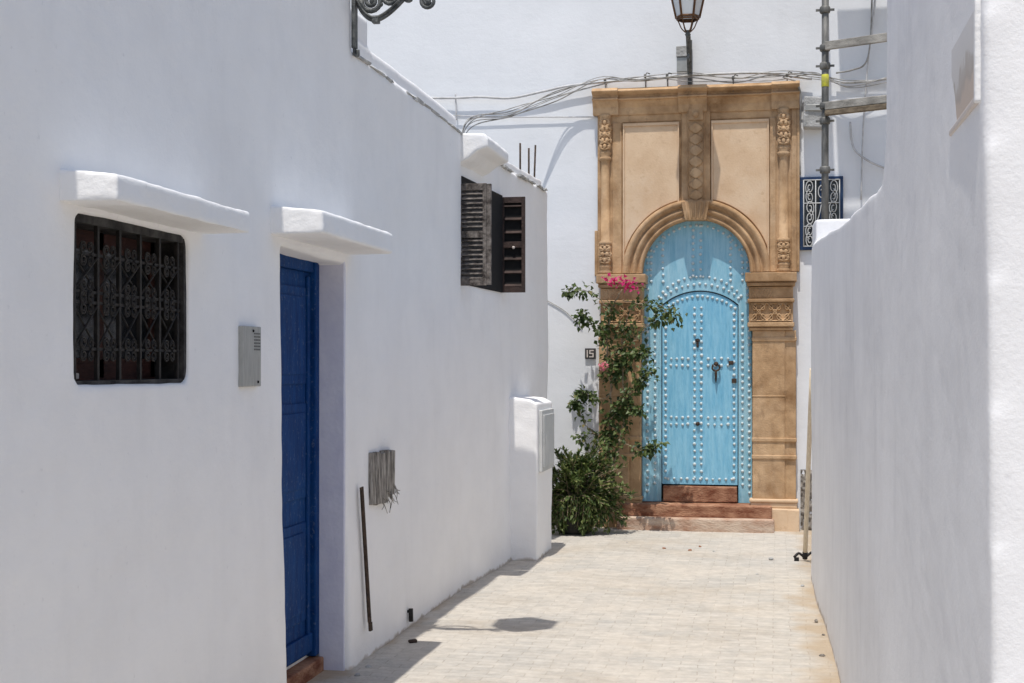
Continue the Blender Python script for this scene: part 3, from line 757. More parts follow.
# side strips, colonnettes, imposts, pilasters
def colonnette(px, flip):
    m = MB(); xc = bx(px); Y = 13.752
    r = .052
    za, zb = bz(274), bz(113)
    H = zb-za
    m.lathe([(r*1.25,0),(r*1.3,.03),(r,.05),(r*1.2,.07),(r*1.2,.09),(r,.10), (r,.11)], (xc, Y, za), 14)
    m.lathe([(r*.95,.30),(r*1.25,.31),(r*1.25,.335),(r*.9,.35),(r*.86,H-.50),(r*.9,H-.47),(r*1.2,H-.46),(r*1.2,H-.435),(r*.92,H-.42),(r*1.15,H-.40),(r*1.15,H-.38),(r,H-.37),(r*1.1,H-.02),(r*1.35,H)], (xc, Y, za), 14)
    m.lathe([(r*1.05,.10),(r*1.05,.305)], (xc, Y, za), 14)
    # carved drums: interlaced leaves as raised knobs
    for z0, z1, n in ((za+.115, za+.295, 3), (zb-.36, zb-.05, 5)):
        for i in range(n):
            for j in range(-1, 2):
                a = -pi/2 + j*.75 + (0.37 if i % 2 else 0)
                zc = z0+(z1-z0)*(i+.5)/n
                m.sphere((xc+cos(a)*r*1.1, Y+sin(a)*r*1.1, zc), .024, 6, (.85,.8,1.25))
        for s_ in (-1, 1):
            m.tube([(xc+cos(-pi/2+s_*sin(k*.62)*1.1)*r*1.22, Y+sin(-pi/2+s_*sin(k*.62)*1.1)*r*1.22, z0+(z1-z0)*k/20) for k in range(21)], .009, 5)
    return m.build('colonnette', M['stone'], portal)
colonnette(606, 1); colonnette(783.5, -1)
def impost(xa, xb, name='impost'):
    m = MB()
    def course(z0, z1, y, ex): m.box(xa-ex, xb+ex, y, YW+.05, z0, z1)
    course(bz(283.5), bz(274.5), 13.60, .035)
    course(bz(287.5), bz(284), 13.63, .02); course(bz(300), bz(288), 13.668, .0); course(bz(303.5), bz(300), 13.64, .012)
    course(bz(323), bz(303), 13.680, .0); course(bz(327.5), bz(323.2), 13.645, .012); course(bz(331), bz(328), 13.675, 0)
    o = m.build(name, M['stone'], portal, 0.008)
    c = MB()
    def arab(u, v):
        t = u*2.5; f = (t % 1)*2-1; q = (v*2-1)
        d1 = abs(abs(f)-abs(q)); r1 = abs(sqrt((abs(f)-.5)**2*1.6+(abs(q)-.55)**2)-.30); r3 = sqrt(f*f+q*q)
        h_ = max(1-d1*5, 1-r1*8, 1-abs(r3-.22)*9, 1-abs(abs(q)-.97)*9, 0); return min(1, h_*1.5)
    c.relief(xa+.02, xb-.02, bz(322), bz(304), 13.681, arab, .026, 130, 48)
    c.relief(xa+.03, xa+(xb-xa)*.55, bz(299), bz(290), 13.669, lambda u, v: .5+.5*sin(u*50)*sin(v*9), .008, 60, 14)
    c.build('arabesque', M['stone'], o)
impost(bx(749), bx(793)); impost(bx(602), bx(644))
def pilaster(xa, xb, xs_):
    m = MB(); m2 = []
    zz = [bz(331), bz(348), bz(372), bz(397), bz(418), bz(437), bz(456), bz(478), bz(497)]
    m.box(xa, xs_, 13.700, YW+.04, zz[-1], zz[0]); m.box(xs_+.006, xb, 13.712, YW+.04, zz[-1], zz[0])
    m.box(xa-.002, xs_+.002, 13.6955, YW+.035, bz(397), bz(394.5))
    m.box(xa+.01, xb-.01, 13.715, YW+.04, bz(500), bz(331))
    for py in (339.5, 438.5, 455.5): m.box(xa-.006, xb+.006, 13.690, YW+.03, bz(py+2.2), bz(py-2))
    o = m.build('pilaster', M['stone'], portal, 0.010, segs=3)
    b = MB(); b.box(xa-.03, xb+.02, 13.655, YW, bz(500), bz(496.5)); b.box(xa-.02, xb+.012, 13.668, YW, bz(505.5), bz(500)); b.box(xa-.035, xb+.03, 13.640, YW, -.05, bz(505.5))
    b.box(xb-.09, xb+.032, 13.636, YW, -.05, bz(506)) if xa > ARC_C[0] else None
    b.build('plinth', M['panel'] if xa > ARC_C[0] else M['stone'], o, 0.012)
random.seed(5)
pilaster(bx(752.5), bx(796), bx(785)); pilaster(bx(600), bx(641.5), bx(630))
for pa, pb_, ya_, za_ in ((595, 598, 13.77, 229), (797, 799.5, 13.74, 113), (613, 622, 13.752, 121), (770, 776, 13.752, 121), (791.5, 797, 13.75, 113)):
    m = MB(); m.box(bx(pa), bx(pb_), ya_, YW+.03, zs if ya_ != 13.77 else bz(275), bz(za_)); m.build('side_strip', M['stone'], portal, 0.006)

# turquoise door
YD = 13.845
A_OUT = [(bx(642.5, YD), bz(502, YD))] + [(ARC_C[0]+(R_IN+.012)*cos(pi-pi*i/30), ARC_C[1]+(R_IN+.012)*sin(pi-pi*i/30)) for i in range(31)] + [(bx(752, YD), bz(502, YD))]
def wick(px0, px1, ptop, pside, pbot, n=30):
    x0_, x1_ = bx(px0, YD), bx(px1, YD); zt_, zs_ = bz(ptop, YD), bz(pside, YD)
    hw = (x1_-x0_)/2; s_ = zt_-zs_; R = (hw*hw+s_*s_)/(2*s_); c = ((x0_+x1_)/2, zt_-R)
    a = math.asin(hw/R)
    return [(x0_, bz(pbot, YD))] + [(c[0]+R*sin(-a+2*a*i/n), c[1]+R*cos(-a+2*a*i/n)) for i in range(n+1)] + [(x1_, bz(pbot, YD))]
hole = wick(661.3, 738.5, 290.5, 305, 502)
m = MB(); m.band(A_OUT, hole, 'y', YD, YD+.06)
SH = []; m.mi = 1
def studs(m, pts, Y, r=.0175):
    for x, z in pts: m.dome((x+random.uniform(-.003,.003), Y, z+random.uniform(-.004,.004)), r*random.uniform(.85,1.1))
def vcol(px, py0, py1, step=6.7):
    n = max(1, int(round((py1-py0)/step))); return [(bx(px, YD), bz(py0+(py1-py0)*i/n, YD)) for i in range(n+1)]
def hrow(py, px0, px1, step=5.9):
    n = max(1, int(round((px1-px0)/step))); return [(bx(px0+(px1-px0)*i/n, YD), bz(py, YD)) for i in range(n+1)]
studs(m, vcol(647.5, 318, 492), YD); studs(m, vcol(655, 314, 484), YD); studs(m, vcol(742.5, 314, 484), YD); studs(m, vcol(749.3, 318, 492), YD)
studs(m, vcol(693, 230, 276), YD, .018); studs(m, vcol(700.5, 226, 276), YD, .018)
for px, py in ((651, 250), (663, 236), (730.5, 236), (742.5, 250)): studs(m, vcol(px, py, 281), YD, .017)
studs(m, vcol(647.5, 256, 302), YD, .017); studs(m, vcol(747.5, 256, 302), YD, .017)
studs(m, [(ARC_C[0]+(R_IN-.05)*cos(a), ARC_C[1]+(R_IN-.05)*sin(a)) for a in [pi*(.12+.76*i/20) for i in range(21)]], YD, .016)
for dy in (-14, -6.5): 
    ww = wick(659, 741, 290.5+dy, 304+dy*.55, 502)[1:-1]
    studs(m, ww[(0 if dy < -8 else 1)::2], YD)
door = m.build('studded_door', [M['blue2'], M['stud']], BH)
door['label'] = 'turquoise arched door with metal studs'
leaf_o = wick(662.3, 737.5, 291.8, 306, 484.5)
m = MB(); m.prism(leaf_o, 'y', YD+.012, YD+.05)
for px in (677, 716.5): m.box(bx(px), bx(px)+.004, YD+.0105, YD+.03, bz(483), bz(306))
m.mi = 1; YL = YD+.012
studs(m, [(x, z) for x, z in wick(665, 735, 296.5, 309, 484)[1:-1][::2]], YL)
studs(m, vcol(665.5, 314, 478), YL); studs(m, vcol(734, 314, 478), YL)
studs(m, vcol(694.5, 308, 478), YL); studs(m, vcol(701.3, 308, 478), YL)
for py in (358.5, 365.5, 417.5, 424.5): studs(m, hrow(py, 671, 688), YL); studs(m, hrow(py, 708, 728), YL)
studs(m, hrow(479, 668, 732, 6.5), YL, .017)
wl_ = m.build('wicket_leaf', [M['blue'], M['stud']], door)
m = MB()
kx, kz = bx(716, YD), bz(364, YD)
m.dome((kx, YL, kz), .026); m.tube(spline([(kx-.03, YL-.03, kz-.005), (kx-.035, YL-.035, kz-.05), (kx, YL-.035, kz-.07), (kx+.035, YL-.035, kz-.05), (kx+.03, YL-.03, kz-.005)], 5), .010, 7)
m.lathe([(.004,-.19),(.012,-.14),(.015,-.09),(.010,-.06)], (kx, YL-.035, kz), 8)
m.build('knocker', M['rust'], door)
m = MB(); lx, lz = bx(697.5, YD), bz(343, YD); m.box(lx-.012, lx+.012, YL-.015, YL+.002, lz-.045, lz+.045); m.box(lx-.024, lx+.024, YL-.018, YL, lz+.015, lz+.04); m.build('lock', M['rust'], door, 0.004); m = MB(); m.sphere((bx(697.5), YL-.012, bz(424)), .022, 7); m.build('keyhole', M['rust'], door)
m = MB(); lx, lz = bx(731.5, YD), bz(363, YD); m.box(lx-.03, lx+.02, YL-.022, YL, lz-.018, lz+.022); m.build('latch', M['rust'], door, 0.006); m = MB(); m.box(bx(734)-.025, bx(734)+.025, YL-.02, YL, bz(381)-.02, bz(381)+.025); m.build('latch', M['rust'], door, 0.006)
m = MB(); m.box(bx(661), bx(739), YD+.03, YD+.07, bz(500), bz(484.6)); m.build('door_gap', M['gap'], door)
# steps
random.seed(9)
m = MB(); m.box(bx(663), bx(737), 13.80, 13.90, bz(502), bz(486.5), .004); s3 = m.build('door_sill', M['brick'], BH, 0.008)
def step_(pxa, pxb, Y0_, Y1_, z0, z1):
    m = MB(); xa, xb = bx(pxa, Y0_), bx(pxb, Y0_)
    n = 1
    for i in range(n):
        a = xa+(xb-xa)*i/n; b = xa+(xb-xa)*(i+1)/n
        m.box(a, b-.004, Y0_+random.uniform(-.006,.006), Y1_, z0, z1+random.uniform(-.004,.004), .003)
    return m.build('step', M['brick'], BH, 0.018, segs=3)
step_(622, 772.5, 13.60, 13.86, .12, .255); s1 = step_(617, 774.5, 13.50, 13.70, -.05, .125); s1.data.materials[0] = M['brick2']

# grilled window on the right of the doorway
m = MB(); 
m.box(wx0, wx1, YW-.035, YW+.02, wz0, wz0+.035); m.box(wx0, wx1, YW-.035, YW+.02, wz1-.035, wz1); m.box(wx0, wx0+.04, YW-.035, YW+.02, wz0+.035, wz1-.035); m.box(wx1-.04, wx1, YW-.035, YW+.02, wz0+.035, wz1-.035)
m.box((wx0+wx1)/2-.018, (wx0+wx1)/2+.018, YW-.03, YW+.02, wz0+.035, wz1-.035)
bwin = m.build('window', M['navyf'], BH, 0.004)
m = MB(); m.box(wx0+.03, wx1-.03, YW-.014, YW+.02, wz0+.03, wz1-.03); m.build('pane', M['pane'], bwin)
m = MB(); yy = YW-.05; cx_ = (wx0+wx1)/2; wg = (wx1-wx0)-.07; hg = (wz1-wz0)-.07; zc_ = (wz0+wz1)/2
def gt(pts, r=.0055): m.tube([(cx_+u*wg/2, yy, zc_+v*hg/2) for u, v in pts], r, 5)
for u in (-1, -.33, .33, 1): gt([(u, -1), (u, 1)])
for v in (-1, -.4, .3, 1): gt([(-1, v), (1, v)])
for sx_ in (-1, 1):
    for vv, sg in ((.62, 1), (.0, -1), (-.68, 1)):
        gt(spiral(sx_*.66, vv+.16, .26, .06, -pi/2, -pi/2+sx_*sg*3.2*pi, 18), .005); gt(spiral(sx_*.66, vv-.14, .24, .06, pi/2, pi/2-sx_*sg*3.2*pi, 18), .005)
gt(spline([(-.3,-.35), (-.1,0), (0,.25), (.1,0), (.3,-.35)], 5), .005); gt(spiral(0, .62, .28, .08, -pi/2, 2.7*pi, 18), .005); gt(spiral(0, -.7, .28, .08, pi/2, -2.7*pi, 18), .005)
for u, v in ((-1,-1),(-1,1),(1,-1),(1,1)): m.tube([(cx_+u*wg/2, yy, zc_+v*hg/2), (cx_+u*wg/2, YW-.02, zc_+v*hg/2)], .006, 5)
m.build('grille', M['cabinet'], bwin)
# bare masonry patch at the foot of the wall beside the right plinth
m = MB(); x0_, x1_ = bx(800.5), bx(828)
m.relief(x0_, x1_, 0, bz(468), YW-.012, lambda u, v: noise.noise(Vector((u*5, v*9, 2)))*.9+.5*noise.noise(Vector((u*14, v*26, 5))), .03, 24, 50)
m.build('bare_masonry', M['rubble'], BH)

# ------------------------------------------------------------------ things on the back wall
m = MB(); hx, hz = bx(590.5), bz(353.5); m.box(hx-.055, hx+.055, YW-.022, YW+.005, hz-.055, hz+.055)
hn = m.build('house_number', M['slate'], None, 0.003); tag(hn, 'small dark house number tile 15 on white wall beside the flowering vine', 'number tile')
m = MB(); yf = YW-.0235
def seg(x0, z0, x1, z1, t=.012): m.box(hx+min(x0,x1)-t/2, hx+max(x0,x1)+t/2, yf-.0015, yf+.003, hz+min(z0,z1)-t/2, hz+max(z0,z1)+t/2)
seg(-.03, -.032, -.03, .032)
yf = YW-.0238; seg(-.003, .032, .03, .032); yf = YW-.0241; seg(-.003, .004, -.003, .032); yf = YW-.0238; seg(-.003, .002, .03, .002); yf = YW-.0241; seg(.03, -.032, .03, .002); yf = YW-.0238; seg(-.003, -.032, .03, -.032)
m.build('digits', M['cream'], hn)

jb = empty('junction_box', (bx(684), YW, bz(60)), 'small grey junction box on the white wall behind the lantern above the cornice', 'junction box')
m = MB(); m.box(bx(676.5), bx(690.5), YW-.06, YW+.005, bz(57), bz(46.5)); m.build('cover', M['concrete'], jb, 0.006)
m = MB(); m.box(bx(677), bx(690), YW-.045, YW+.005, bz(72), bz(57.5)); m.build('body', M['steel'], jb, 0.006)
cb = empty('concrete_block', (bx(813), YW, bz(117)), 'rough grey concrete bracket block on the white wall behind the scaffold pole', 'concrete block')
m = MB(); m.box(bx(803.5), bx(824), YW-.17, YW+.02, bz(134), bz(104), .01); m.build('block', M['concrete'], cb, 0.015)
m = MB(); m.box(bx(805), bx(822), YW-.19, YW-.165, bz(118), bz(112), .006); m.build('bolt_plate', M['steel'], cb, 0.004)

def cable(name, pts, r, m_, label, group='cables strung across the back wall', offs=None, ties=0):
    b = MB(); sp_ = spline(pts, 10)
    b.tube(sp_, r, 6)
    o = b.build(name, m_)
    tag(o, label, 'cable', group); return o
def W(px, py, d=.06): return atY(px, py, YW-d)
# thick bundle: several twisted strands, one bundle
random.seed(21)
b = MB()
base = [Vector((-2.95, 12.55, 3.27)), atY(466, 127, 12.55), W(510, 112, .5), W(556, 96, .16), W(600, 82, .12), W(640, 76, .14), W(690, 77, .13), (W(735, 78, .13)), W(775, 76, .12), W(815, 76, .1), W(850, 84, .07), W(905, 74, .07)]
for k in range(6):
    pts = [p + Vector((0, random.uniform(-.03,.03), random.uniform(-.05,.05))) for p in base]
    b.tube(spline(pts, 12), random.choice((.0035,.0045,.006)), 6)
cbd = b.build('cable', M['cable']); tag(cbd, 'thick grey cable bundle sagging from the low roof along the doorway cornice', 'cable', 'cables strung across the back wall')
for px, py in ((605, 81), (645, 76), (667, 76), (733, 78), (787, 75)):
    b = MB(); p = W(px, py, .13); b.lathe([(.006,-.02),(.014,-.012),(.014,.012),(.006,.02)], p, 7); b.tube([p, p+Vector((.02,-.01,.03)), p+Vector((.05,.0,.02))], .006, 5); b.tube([p, Vector((p.x, YW, p.z-.01))], .007, 5)
    b.tube([p, p+Vector((.004, .02, -.13))], .005, 5)
    b.build('clip', M['galv'], cbd)
cable('cable', [W(425, 98, .04), W(455, 98, .05), W(480, 97, .05), W(511, 98, .05), W(545, 91, .06), W(575, 85, .06), W(640, 79, .05), W(700, 75, .05), W(760, 73, .05), W(812, 79, .05)], .013, M['wcable'], 'pale painted cable running nearly level along the back wall above the roof edge')
cable('cable', [W(445, 115, .03), W(500, 117, .03), W(560, 117, .03), W(598, 117, .03)], .006, M['wcable'], 'thin lower white cable on the back wall left of the cornice')
cable('cable', [W(783, 77, .12), W(796, 82, .16), W(801, 96, .12), W(800.5, 115, .05), W(799.5, 135, .03), W(800, 175, .03)], .011, M['cable'], 'dark cable dropping beside the right end of the cornice')
cable('cable', [W(455.5, 94, .03), W(456, 108, .04), W(456.5, 120, .03)], .008, M['wcable'], 'short white upright conduit on the wall above the low roof')
cable('cable', [W(523, 288, .01), W(548, 301, .012), W(566, 312, .012), W(582, 328, .012)], .005, M['cable'], 'thin slanting wire on the white wall left of the flowering vine')
cable('cable', [W(876, -60, .04), W(874, 10, .05), W(868, 62, .05), W(863, 130, .04), W(861, 200, .04)], .008, M['wcable'], 'thin pale cord hanging straight down the wall right of the scaffold pole')
cable('cable', [W(836, 73, .06), W(852, 70, .07), W(866, 62, .06), W(871, 30, .05), W(872, -40, .05)], .009, M['cable'], 'dark cord curving up the wall behind the upper scaffold rail')
cable('cable', [W(850, 122, .05), W(853, 146, .05), W(864, 158, .07), W(885, 168, .05), W(915, 175, .05)], .011, M['wcable'], 'pale drooping cable below the lower scaffold rail')

# ------------------------------------------------------------------ right wall
RW = empty('alley_wall', (0.45, 6, 0), 'thick white alley wall on the right, its top sloping down from a tall pier', 'wall')
def wxs(Y):
    return 0.29 + 0.04*math.exp(-((Y-7.0)/1.6)**2) - 0.035*max(0, (Y-9.0)/1.7)
prof = [(1.90, -.2), (1.96, 1.2), (2.04, 2.3), (2.04, 4.2), (3.84, 4.2), (3.84, 2.42), (3.88, 2.27), (3.98, 2.185), (4.25, 2.17), (10.5, 2.17), (10.65, 2.15), (10.65, -.2)]
w = MB(); w.prism(prof, 'x', 0.0, 0.36)
w.box(0.02, 0.32, 10.5, 10.95, -.2, 2.36)
def rw_warp(v):
    q = v.copy()
    if v.y > 4.2: q.z += max(0.0, min(1.0, (v.z-0.4)/1.7))*min(.41, .076*(v.y-4.2)-.002*(v.y-4.2)**2)
    q.x += wxs(v.y) + 0.02*max(0, .35-v.z)*(-1)
    return q
rwall = plaster('wall', w, M['white3'], 0.014, RW, smooth=9, disp=((1.0,0.010),(0.3,0.003),(0.05,0.0008)), warp=rw_warp)
# tile plaque by the corner
pq = empty('tile_plaque', (0.29, 2.21, 2.05), 'framed landscape tile plaque seen edge-on, high on the right wall near the corner', 'plaque')
xq = 0.291
m = MB(); m.box(xq, xq+.03, 2.066, 2.37, 2.04, 2.178); 
m.build('backing', M['cream'], pq, 0.003)
def plaque_mat():
    mm = mat('painted_tile', (0.52,0.46,0.40), (0.40,0.32,0.25), 9, rough=0.45, lo=.4, hi=.6)
    nt = mm.node_tree; N = nt.nodes; L = nt.links; p = N['Principled BSDF']
    tc = N.new('ShaderNodeTexCoord'); sx = N.new('ShaderNodeSeparateXYZ'); L.new(tc.outputs['Object'], sx.inputs[0])
    n = N.new('ShaderNodeTexNoise'); n.inputs['Scale'].default_value = 16; L.new(tc.outputs['Object'], n.inputs['Vector'])
    ad = N.new('ShaderNodeMath'); ad.operation = 'MULTIPLY_ADD'; ad.inputs[1].default_value = .09; L.new(n.outputs[0], ad.inputs[0]); L.new(sx.outputs[2], ad.inputs[2])
    r = N.new('ShaderNodeValToRGB'); L.new(ad.outputs[0], r.inputs[0]); mr = N.new('ShaderNodeMapRange')
    mr.inputs['From Min'].default_value = .02; mr.inputs['From Max'].default_value = .175; L.new(ad.outputs[0], mr.inputs[0]); L.new(mr.outputs[0], r.inputs[0])
    e = r.color_ramp.elements; e[0].position = 0; e[0].color = (.56,.45,.36,1); e[1].position = 1; e[1].color = (.66,.64,.63,1)
    for pos, c in ((.33,(.56,.46,.38,1)), (.42,(.44,.38,.33,1)), (.56,(.48,.44,.40,1)), (.62,(.62,.60,.58,1))):
        q = e.new(pos); q.color = c
    L.new(r.outputs[0], p.inputs['Base Color']); return mm
m = MB(); m.box(xq-.004, xq+.004, 2.074, 2.368, 2.046, 2.178); m.build('painted_tile', plaque_mat(), pq)
m = MB(); m.box(xq-.009, xq+.02, 2.058, 2.073, 2.033, 2.184); m.build('frame', M['white4'], pq, 0.003)
m = MB(); m.box(xq-.008, xq+.02, 2.073, 2.372, 2.034, 2.045); m.build('frame', M['cream'], pq, 0.003)

# ------------------------------------------------------------------ scaffold behind the right wall
SCF = empty('scaffold', (0.4, 12.3, 0), 'weathered tube scaffold with grey pole, two rails and yellow tape behind the right wall', 'scaffold')
P0 = atY(824.5, 215, 12.2); X0 = P0.x; YS = 12.2
m = MB(); m.tube([(X0, YS, 0), (X0+.01, YS, 7.0)], .031, 10); m.build('pole', M['galv'], SCF)
dirv = Vector((cos(radians(24)), -sin(radians(24)), 0))
E1 = Vector((X0, YS, 0)) + dirv*1.9
m = MB(); m.tube([(E1.x, E1.y, 0), (E1.x, E1.y, 7.0)], .036, 10); m.build('pole', M['galv'], SCF)
m = MB(); m.tube([(X0-.05, 13.62, 0), (X0-.05, 13.62, 6.9)], .03, 8)
m.bm.clear(); m.tube([(X0+1.9, 13.35, 0), (X0+1.9, 13.35, 7.0)], .034, 8); m.build('pole', M['galv'], SCF)
def zat(py): return EYE+(HY-py)/F*(YS/ray(824.5, py)[1])
def rail(z, hh, tt, m_, name='rail'):
    m = MB(); Q = Matrix.Translation((X0, YS, z)) @ Matrix.Rotation(radians(-24), 4, 'Z')
    m.box(.03, 1.95, -tt/2-.05, tt/2-.05, -hh/2, hh/2, mtx=Q); return m.build(name, m_, SCF, 0.006)
rail(zat(47)-.005, .075, .03, M['plank']); rail(zat(107.5), .07, .045, M['plank']); rail(zat(114.5), .045, .05, M['brownrail'])
for py in (10, 48, 66, 106, 121, 170):
    m = MB(); z = zat(py); m.box(X0-.075, X0+.085, YS-.012, YS+.012, z-.008, z+.008); m.lathe([(.04,-.03),(.046,-.02),(.046,.02),(.04,.03)], (X0+.004, YS, z), 10)
    m.build('clamp', M['galv'], SCF)
m = MB(); m.lathe([(.0315,0),(.0335,.003),(.0335,.105),(.0315,.108)], (X0+.006, YS, zat(87)), 12); m.build('tape_band', M['yellow'], SCF)
# working deck overhead and its toe board: they throw the shade on the wall beside the window
random.seed(4)
for k, (ya, yb_) in enumerate(((12.15, 12.42), (12.45, 12.72), (12.76, 13.02), (13.10, 13.36))):
    m = MB(); m.box(X0+.05+random.uniform(0,.12), X0+2.4, ya, yb_, 6.50, 6.54, .01); m.build('deck_plank', M['plank'], SCF, 0.004)
m = MB(); m.tube([(X0, YS, 6.46), (X0+2.3, YS-.1, 6.46)], .03, 8); m.tube([(X0+.02, YS-.1, 6.4), (X0+.02, 13.5, 6.4)], .03, 8); m.tube([(X0, YS, 5.75), (X0+1.9, 13.35, 5.75)], .026, 8); m.build('cross_tube', M['galv'], SCF)

# pole leaning on the end of the right wall
t0, t1 = atZ(805, 557, .03), None
t0 = Vector((t0.x, t0.y, .03)); t1 = Vector((0.27, 10.99, 1.62))
PL = empty('leaning_pole', t0, 'pale wooden pole with dark metal head leaning on the far end of the right wall', 'pole')
m = MB(); m.tube([t0.lerp(t1, i/6) for i in range(7)], .019, 8); m.build('handle', M['palewood'], PL)
m = MB(); d_ = (t1-t0).normalized()
m.tube([t0-d_*.015, t0+d_*.05], .022, 8); m.tube(spline([t0+Vector((-.09,-.03,.0)), t0+Vector((-.05,0,.03)), t0, t0+Vector((.05,.02,.035)), t0+Vector((.10,.02,.05))], 4), .011, 6)
m.box(t0.x-.09, t0.x-.05, t0.y-.045, t0.y-.025, 0, .03); m.build('head', M['iron'], PL)

# ------------------------------------------------------------------ flowering vine, shrub and pot
random.seed(31)
BV = empty('bougainvillea', atZ(603, 528), 'bougainvillea vine with a few magenta flowers climbing the left side of the doorway', 'vine')
def V(px, py, Y): return atY(px, py, Y)
branches = [
    ([V(602,524,13.35), V(605,485,13.40), V(609,440,13.48), V(611,395,13.5), V(607,350,13.52), V(612,312,13.5), V(622,290,13.45)], .016, 3.4),
    ([V(600,522,13.3), V(612,470,13.36), V(622,430,13.44), V(624,390,13.46), V(622,345,13.48), V(630,312,13.46), V(640,300,13.42)], .012, 3.4),
    ([V(609,420,13.46), V(630,395,13.38), V(643,378,13.30), V(652,372,13.24)], .006, 2.6),
    ([V(611,395,13.46), V(596,400,13.42), V(583,393,13.40), V(575,405,13.38)], .005, 1.7),
    ([V(608,440,13.46), V(590,430,13.42), V(580,412,13.4), V(576,400,13.4)], .005, 1.3),
    ([V(612,312,13.48), V(596,296,13.45), V(582,290,13.44), V(567,292,13.43)], .005, 1.9),
    ([V(608,345,13.48), V(592,325,13.45), V(583,316,13.43), V(580,322,13.42)], .004, 1.5),
    ([V(622,300,13.44), V(645,305,13.32), V(660,306,13.24), V(674,318,13.18)], .005, 2.2),
    ([V(624,350,13.46), V(640,335,13.36), V(652,322,13.30), V(662,318,13.24)], .004, 1.6),
    ([V(618,440,13.42), V(636,450,13.34), V(648,449,13.28), V(660,444,13.24)], .004, 1.3),
    ([V(620,410,13.44), V(634,408,13.36), V(642,410,13.3)], .004, 2.2),
    ([V(606,480,13.40), V(592,462,13.38), V(585,440,13.38), V(578,436,13.36)], .005, 1.8),
    ([V(612,365,13.48), V(628,358,13.40), V(640,352,13.34), V(646,356,13.3)], .005, 2.6),
]
st = MB(); lf = MB()
def rv(s=1.0): return Vector((random.uniform(-s,s), random.uniform(-s,s), random.uniform(-s,s)))
for pts, r, dens in branches:
    sp_ = spline(pts, 10); n = len(sp_)
    sp_ = [p + rv(.012) for p in sp_]
    st.tube(sp_, r, 6, rs=[r*(1-.6*i/n) for i in range(n)])
    for i, p in enumerate(sp_):
        if r > .01 and i < n*.22: continue
        clump = noise.noise(p*3.2)
        k = int(dens*random.uniform(.3, 1.9)*(1.0+1.9*clump)*2.3)
        for _ in range(max(0, k)):
            off = rv(1); off.normalize(); off *= random.uniform(.01, .10 if r > .01 else .065)
            c = p+off; c.y = min(c.y, 13.60)
            dd = off.normalized()*.7 + Vector((0, -.35, -.35)) + rv(.5)
            L_ = random.uniform(.038, .072)
            lf.leaf(c, dd, Vector((0,-.4,1))+rv(.7), L_, L_*random.uniform(.62,.8), min(1, max(0, random.gauss(.42, .2))), random.uniform(.08,.3))
# fallen hanging cluster by the wicket
for c0, n_ in ((V(673,317,13.18), 22), (V(652,372,13.24), 16), (V(640,380,13.3), 26), (V(605,330,13.5), 40), (V(640,300,13.42), 20), (V(630,330,13.45), 40), (V(618,372,13.47), 40), (V(612,450,13.4), 40), (V(592,292,13.45), 14), (V(583,402,13.4), 12), (V(640,352,13.34), 24)):
    for _ in range(n_):
        c = c0+Vector((random.gauss(0,.05), random.gauss(0,.035), random.gauss(0,.055))); c.y = min(c.y, 13.6); L_ = random.uniform(.04,.07)
        lf.leaf(c, rv(1)+Vector((0,-.3,-.5)), Vector((0,-.4,1))+rv(.7), L_, L_*.7, min(1, max(0, random.gauss(.42, .2))), .2)
st.build('stems', M['stem'], BV); lf.build('foliage', M['leaf'], BV)
fl = MB()
for c0, n_, s_ in ((V(622,283,13.36), 30, .07), (V(611,280,13.38), 18, .04), (V(632,287,13.36), 24, .05)):
    for _ in range(n_):
        c = c0+Vector((random.gauss(0,s_), random.gauss(0,.03), random.gauss(0,.03))); L_ = random.uniform(.035,.055)
        fl.leaf(c, rv(1)+Vector((0,-.4,.1)), Vector((0,-.6,1))+rv(.8), L_, L_*.85, random.random(), .3)
fl.build('blossom', M['petal'], BV)
fl = MB()
for _ in range(16):
    c = V(603,366,13.38)+rv(.028); L_ = random.uniform(.03,.05); fl.leaf(c, rv(1)+Vector((0,-.6,0)), Vector((0,-.6,1))+rv(.6), L_, L_*.9, random.random(), .3)
fl.build('blossom', M['petal2'], BV)

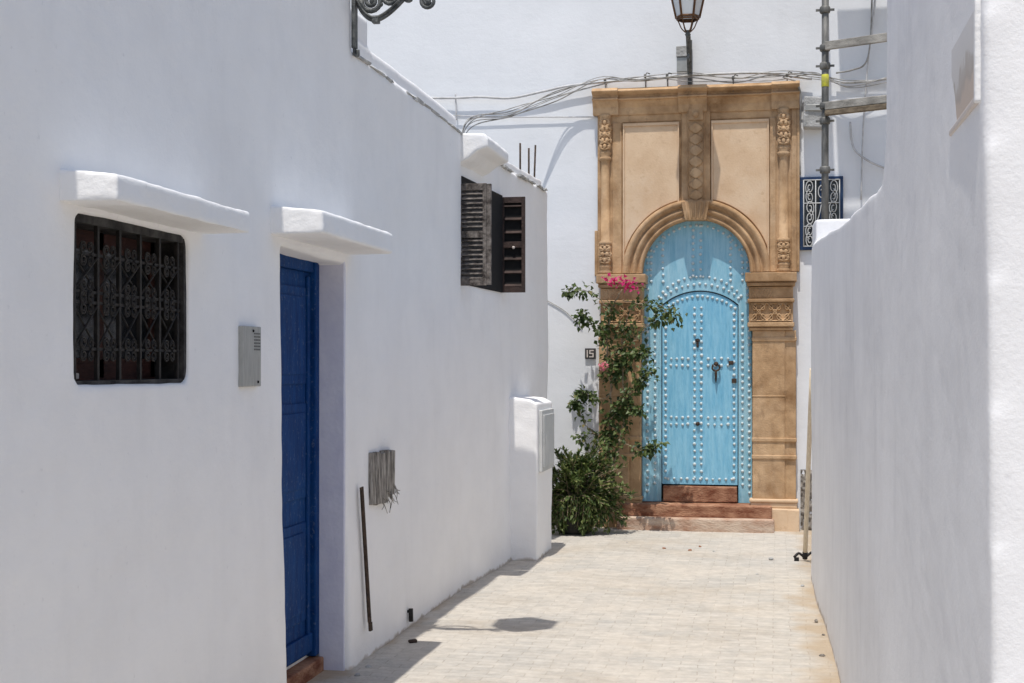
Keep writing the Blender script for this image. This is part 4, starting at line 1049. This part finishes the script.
PC = atZ(578, 530); PC = Vector((PC.x, 13.15, 0))
pt_ = empty('plant_pot', PC, 'wide dark planter pot under the narrow-leaved shrub beside the doorway', 'pot')
m = MB(); m.lathe([(.14,0),(.17,.02),(.21,.19),(.225,.195),(.225,.225),(.205,.225),(.19,.17)], PC, 20); m.build('vessel', M['pot'], pt_)
m = MB(); m.lathe([(.195,.19),(.12,.205),(.02,.21)], PC, 16); m.build('soil', M['stem'], pt_)
SB = empty('shrub', PC+Vector((0,0,.24)), 'bushy dark green narrow-leaved shrub in a pot beside the doorway', 'shrub')
st = MB(); lf = MB(); random.seed(44)
cen = PC+Vector((.08, .0, .42))
for k in range(260):
    a = random.uniform(0, 2*pi); e = random.uniform(-.75, 1.35)
    dr = Vector((cos(a)*cos(e)*1.0, sin(a)*cos(e)*.85, sin(e)))
    rad = .39*(1+.85*noise.noise(dr*2.3+Vector((4,1,8)))) 
    tip = cen+Vector((dr.x*rad*1.0, dr.y*rad*.8, dr.z*rad*.92)); tip.z = max(tip.z, .08); tip.y = min(tip.y, 13.62)
    root = PC+Vector((random.uniform(-.08,.08), random.uniform(-.08,.08), .25))
    mid = root.lerp(tip, .5)+Vector((0,0,.08))+rv(.03)
    if k >= 190:
        a = random.uniform(-2.9, -.2); tip = PC+Vector((cos(a)*random.uniform(.22,.36), sin(a)*random.uniform(.2,.3), random.uniform(.04,.22))); mid = (root+tip)/2+Vector((cos(a)*.12, sin(a)*.1, .16))
    sp_ = spline([root, mid, tip], 8)
    st.tube(sp_, .004, 4)
    for i, p in enumerate(sp_):
        if i < 5: continue
        for _ in range(random.choice((2,3,4))):
            dd = (tip-mid).normalized()*.7+rv(.75)+Vector((0,0,.1)); L_ = random.uniform(.035,.08)
            lf.leaf(p, dd, Vector((0,0,1))+rv(.5), L_, L_*random.uniform(.34,.52), min(1, max(0, random.gauss(.45,.24))), .15)
st.build('stems', M['stem'], SB); lf.build('foliage', M['leaf2'], SB)

# ------------------------------------------------------------------ small stones and litter on the paving
random.seed(52)
def stone(p, s, m_, label):
    m = MB(); m.sphere((0,0,0), s, 7, (1, random.uniform(.6,1), random.uniform(.45,.7)))
    for v in m.bm.verts: v.co += v.co.normalized()*s*.35*noise.noise(v.co*30/ (s*30) + Vector((p.x*5, p.y*5, 0)))
    o = m.build('stone', m_); o.location = (p.x, p.y, s*.4); o.rotation_euler.z = random.uniform(0, 6)
    tag(o, label, 'stone', 'loose stones and grit on the paving'); return o
stone(atZ(412.5, 643), .028, M['rust'], 'dark pebble in the shade of the door canopy')
for px, py in ((664, 549), (700, 547), (714, 552), (627, 543), (757, 575), (771, 560), (690, 551)):
    stone(atZ(px, py), random.uniform(.012,.022), M['brick'] if px in (664,700,690) else M['concrete'], 'tiny stone lying on the sunlit paving before the doorway steps')
for px, py in ((363, 668), (352, 676)):
    stone(atZ(px, py)+Vector((.03,0,0)), random.uniform(.016,.024), M['concrete'], 'small grey rubble stone at the foot of the left wall by the blue door')
for i in range(5):
    y = random.uniform(7.0, 10.4); x = wxs(y)-random.uniform(.03,.09)
    stone(Vector((x, y, 0)), random.uniform(.010,.02), M['concrete'] if i % 2 else M['rubble'], 'small stone in the soil along the foot of the right wall')
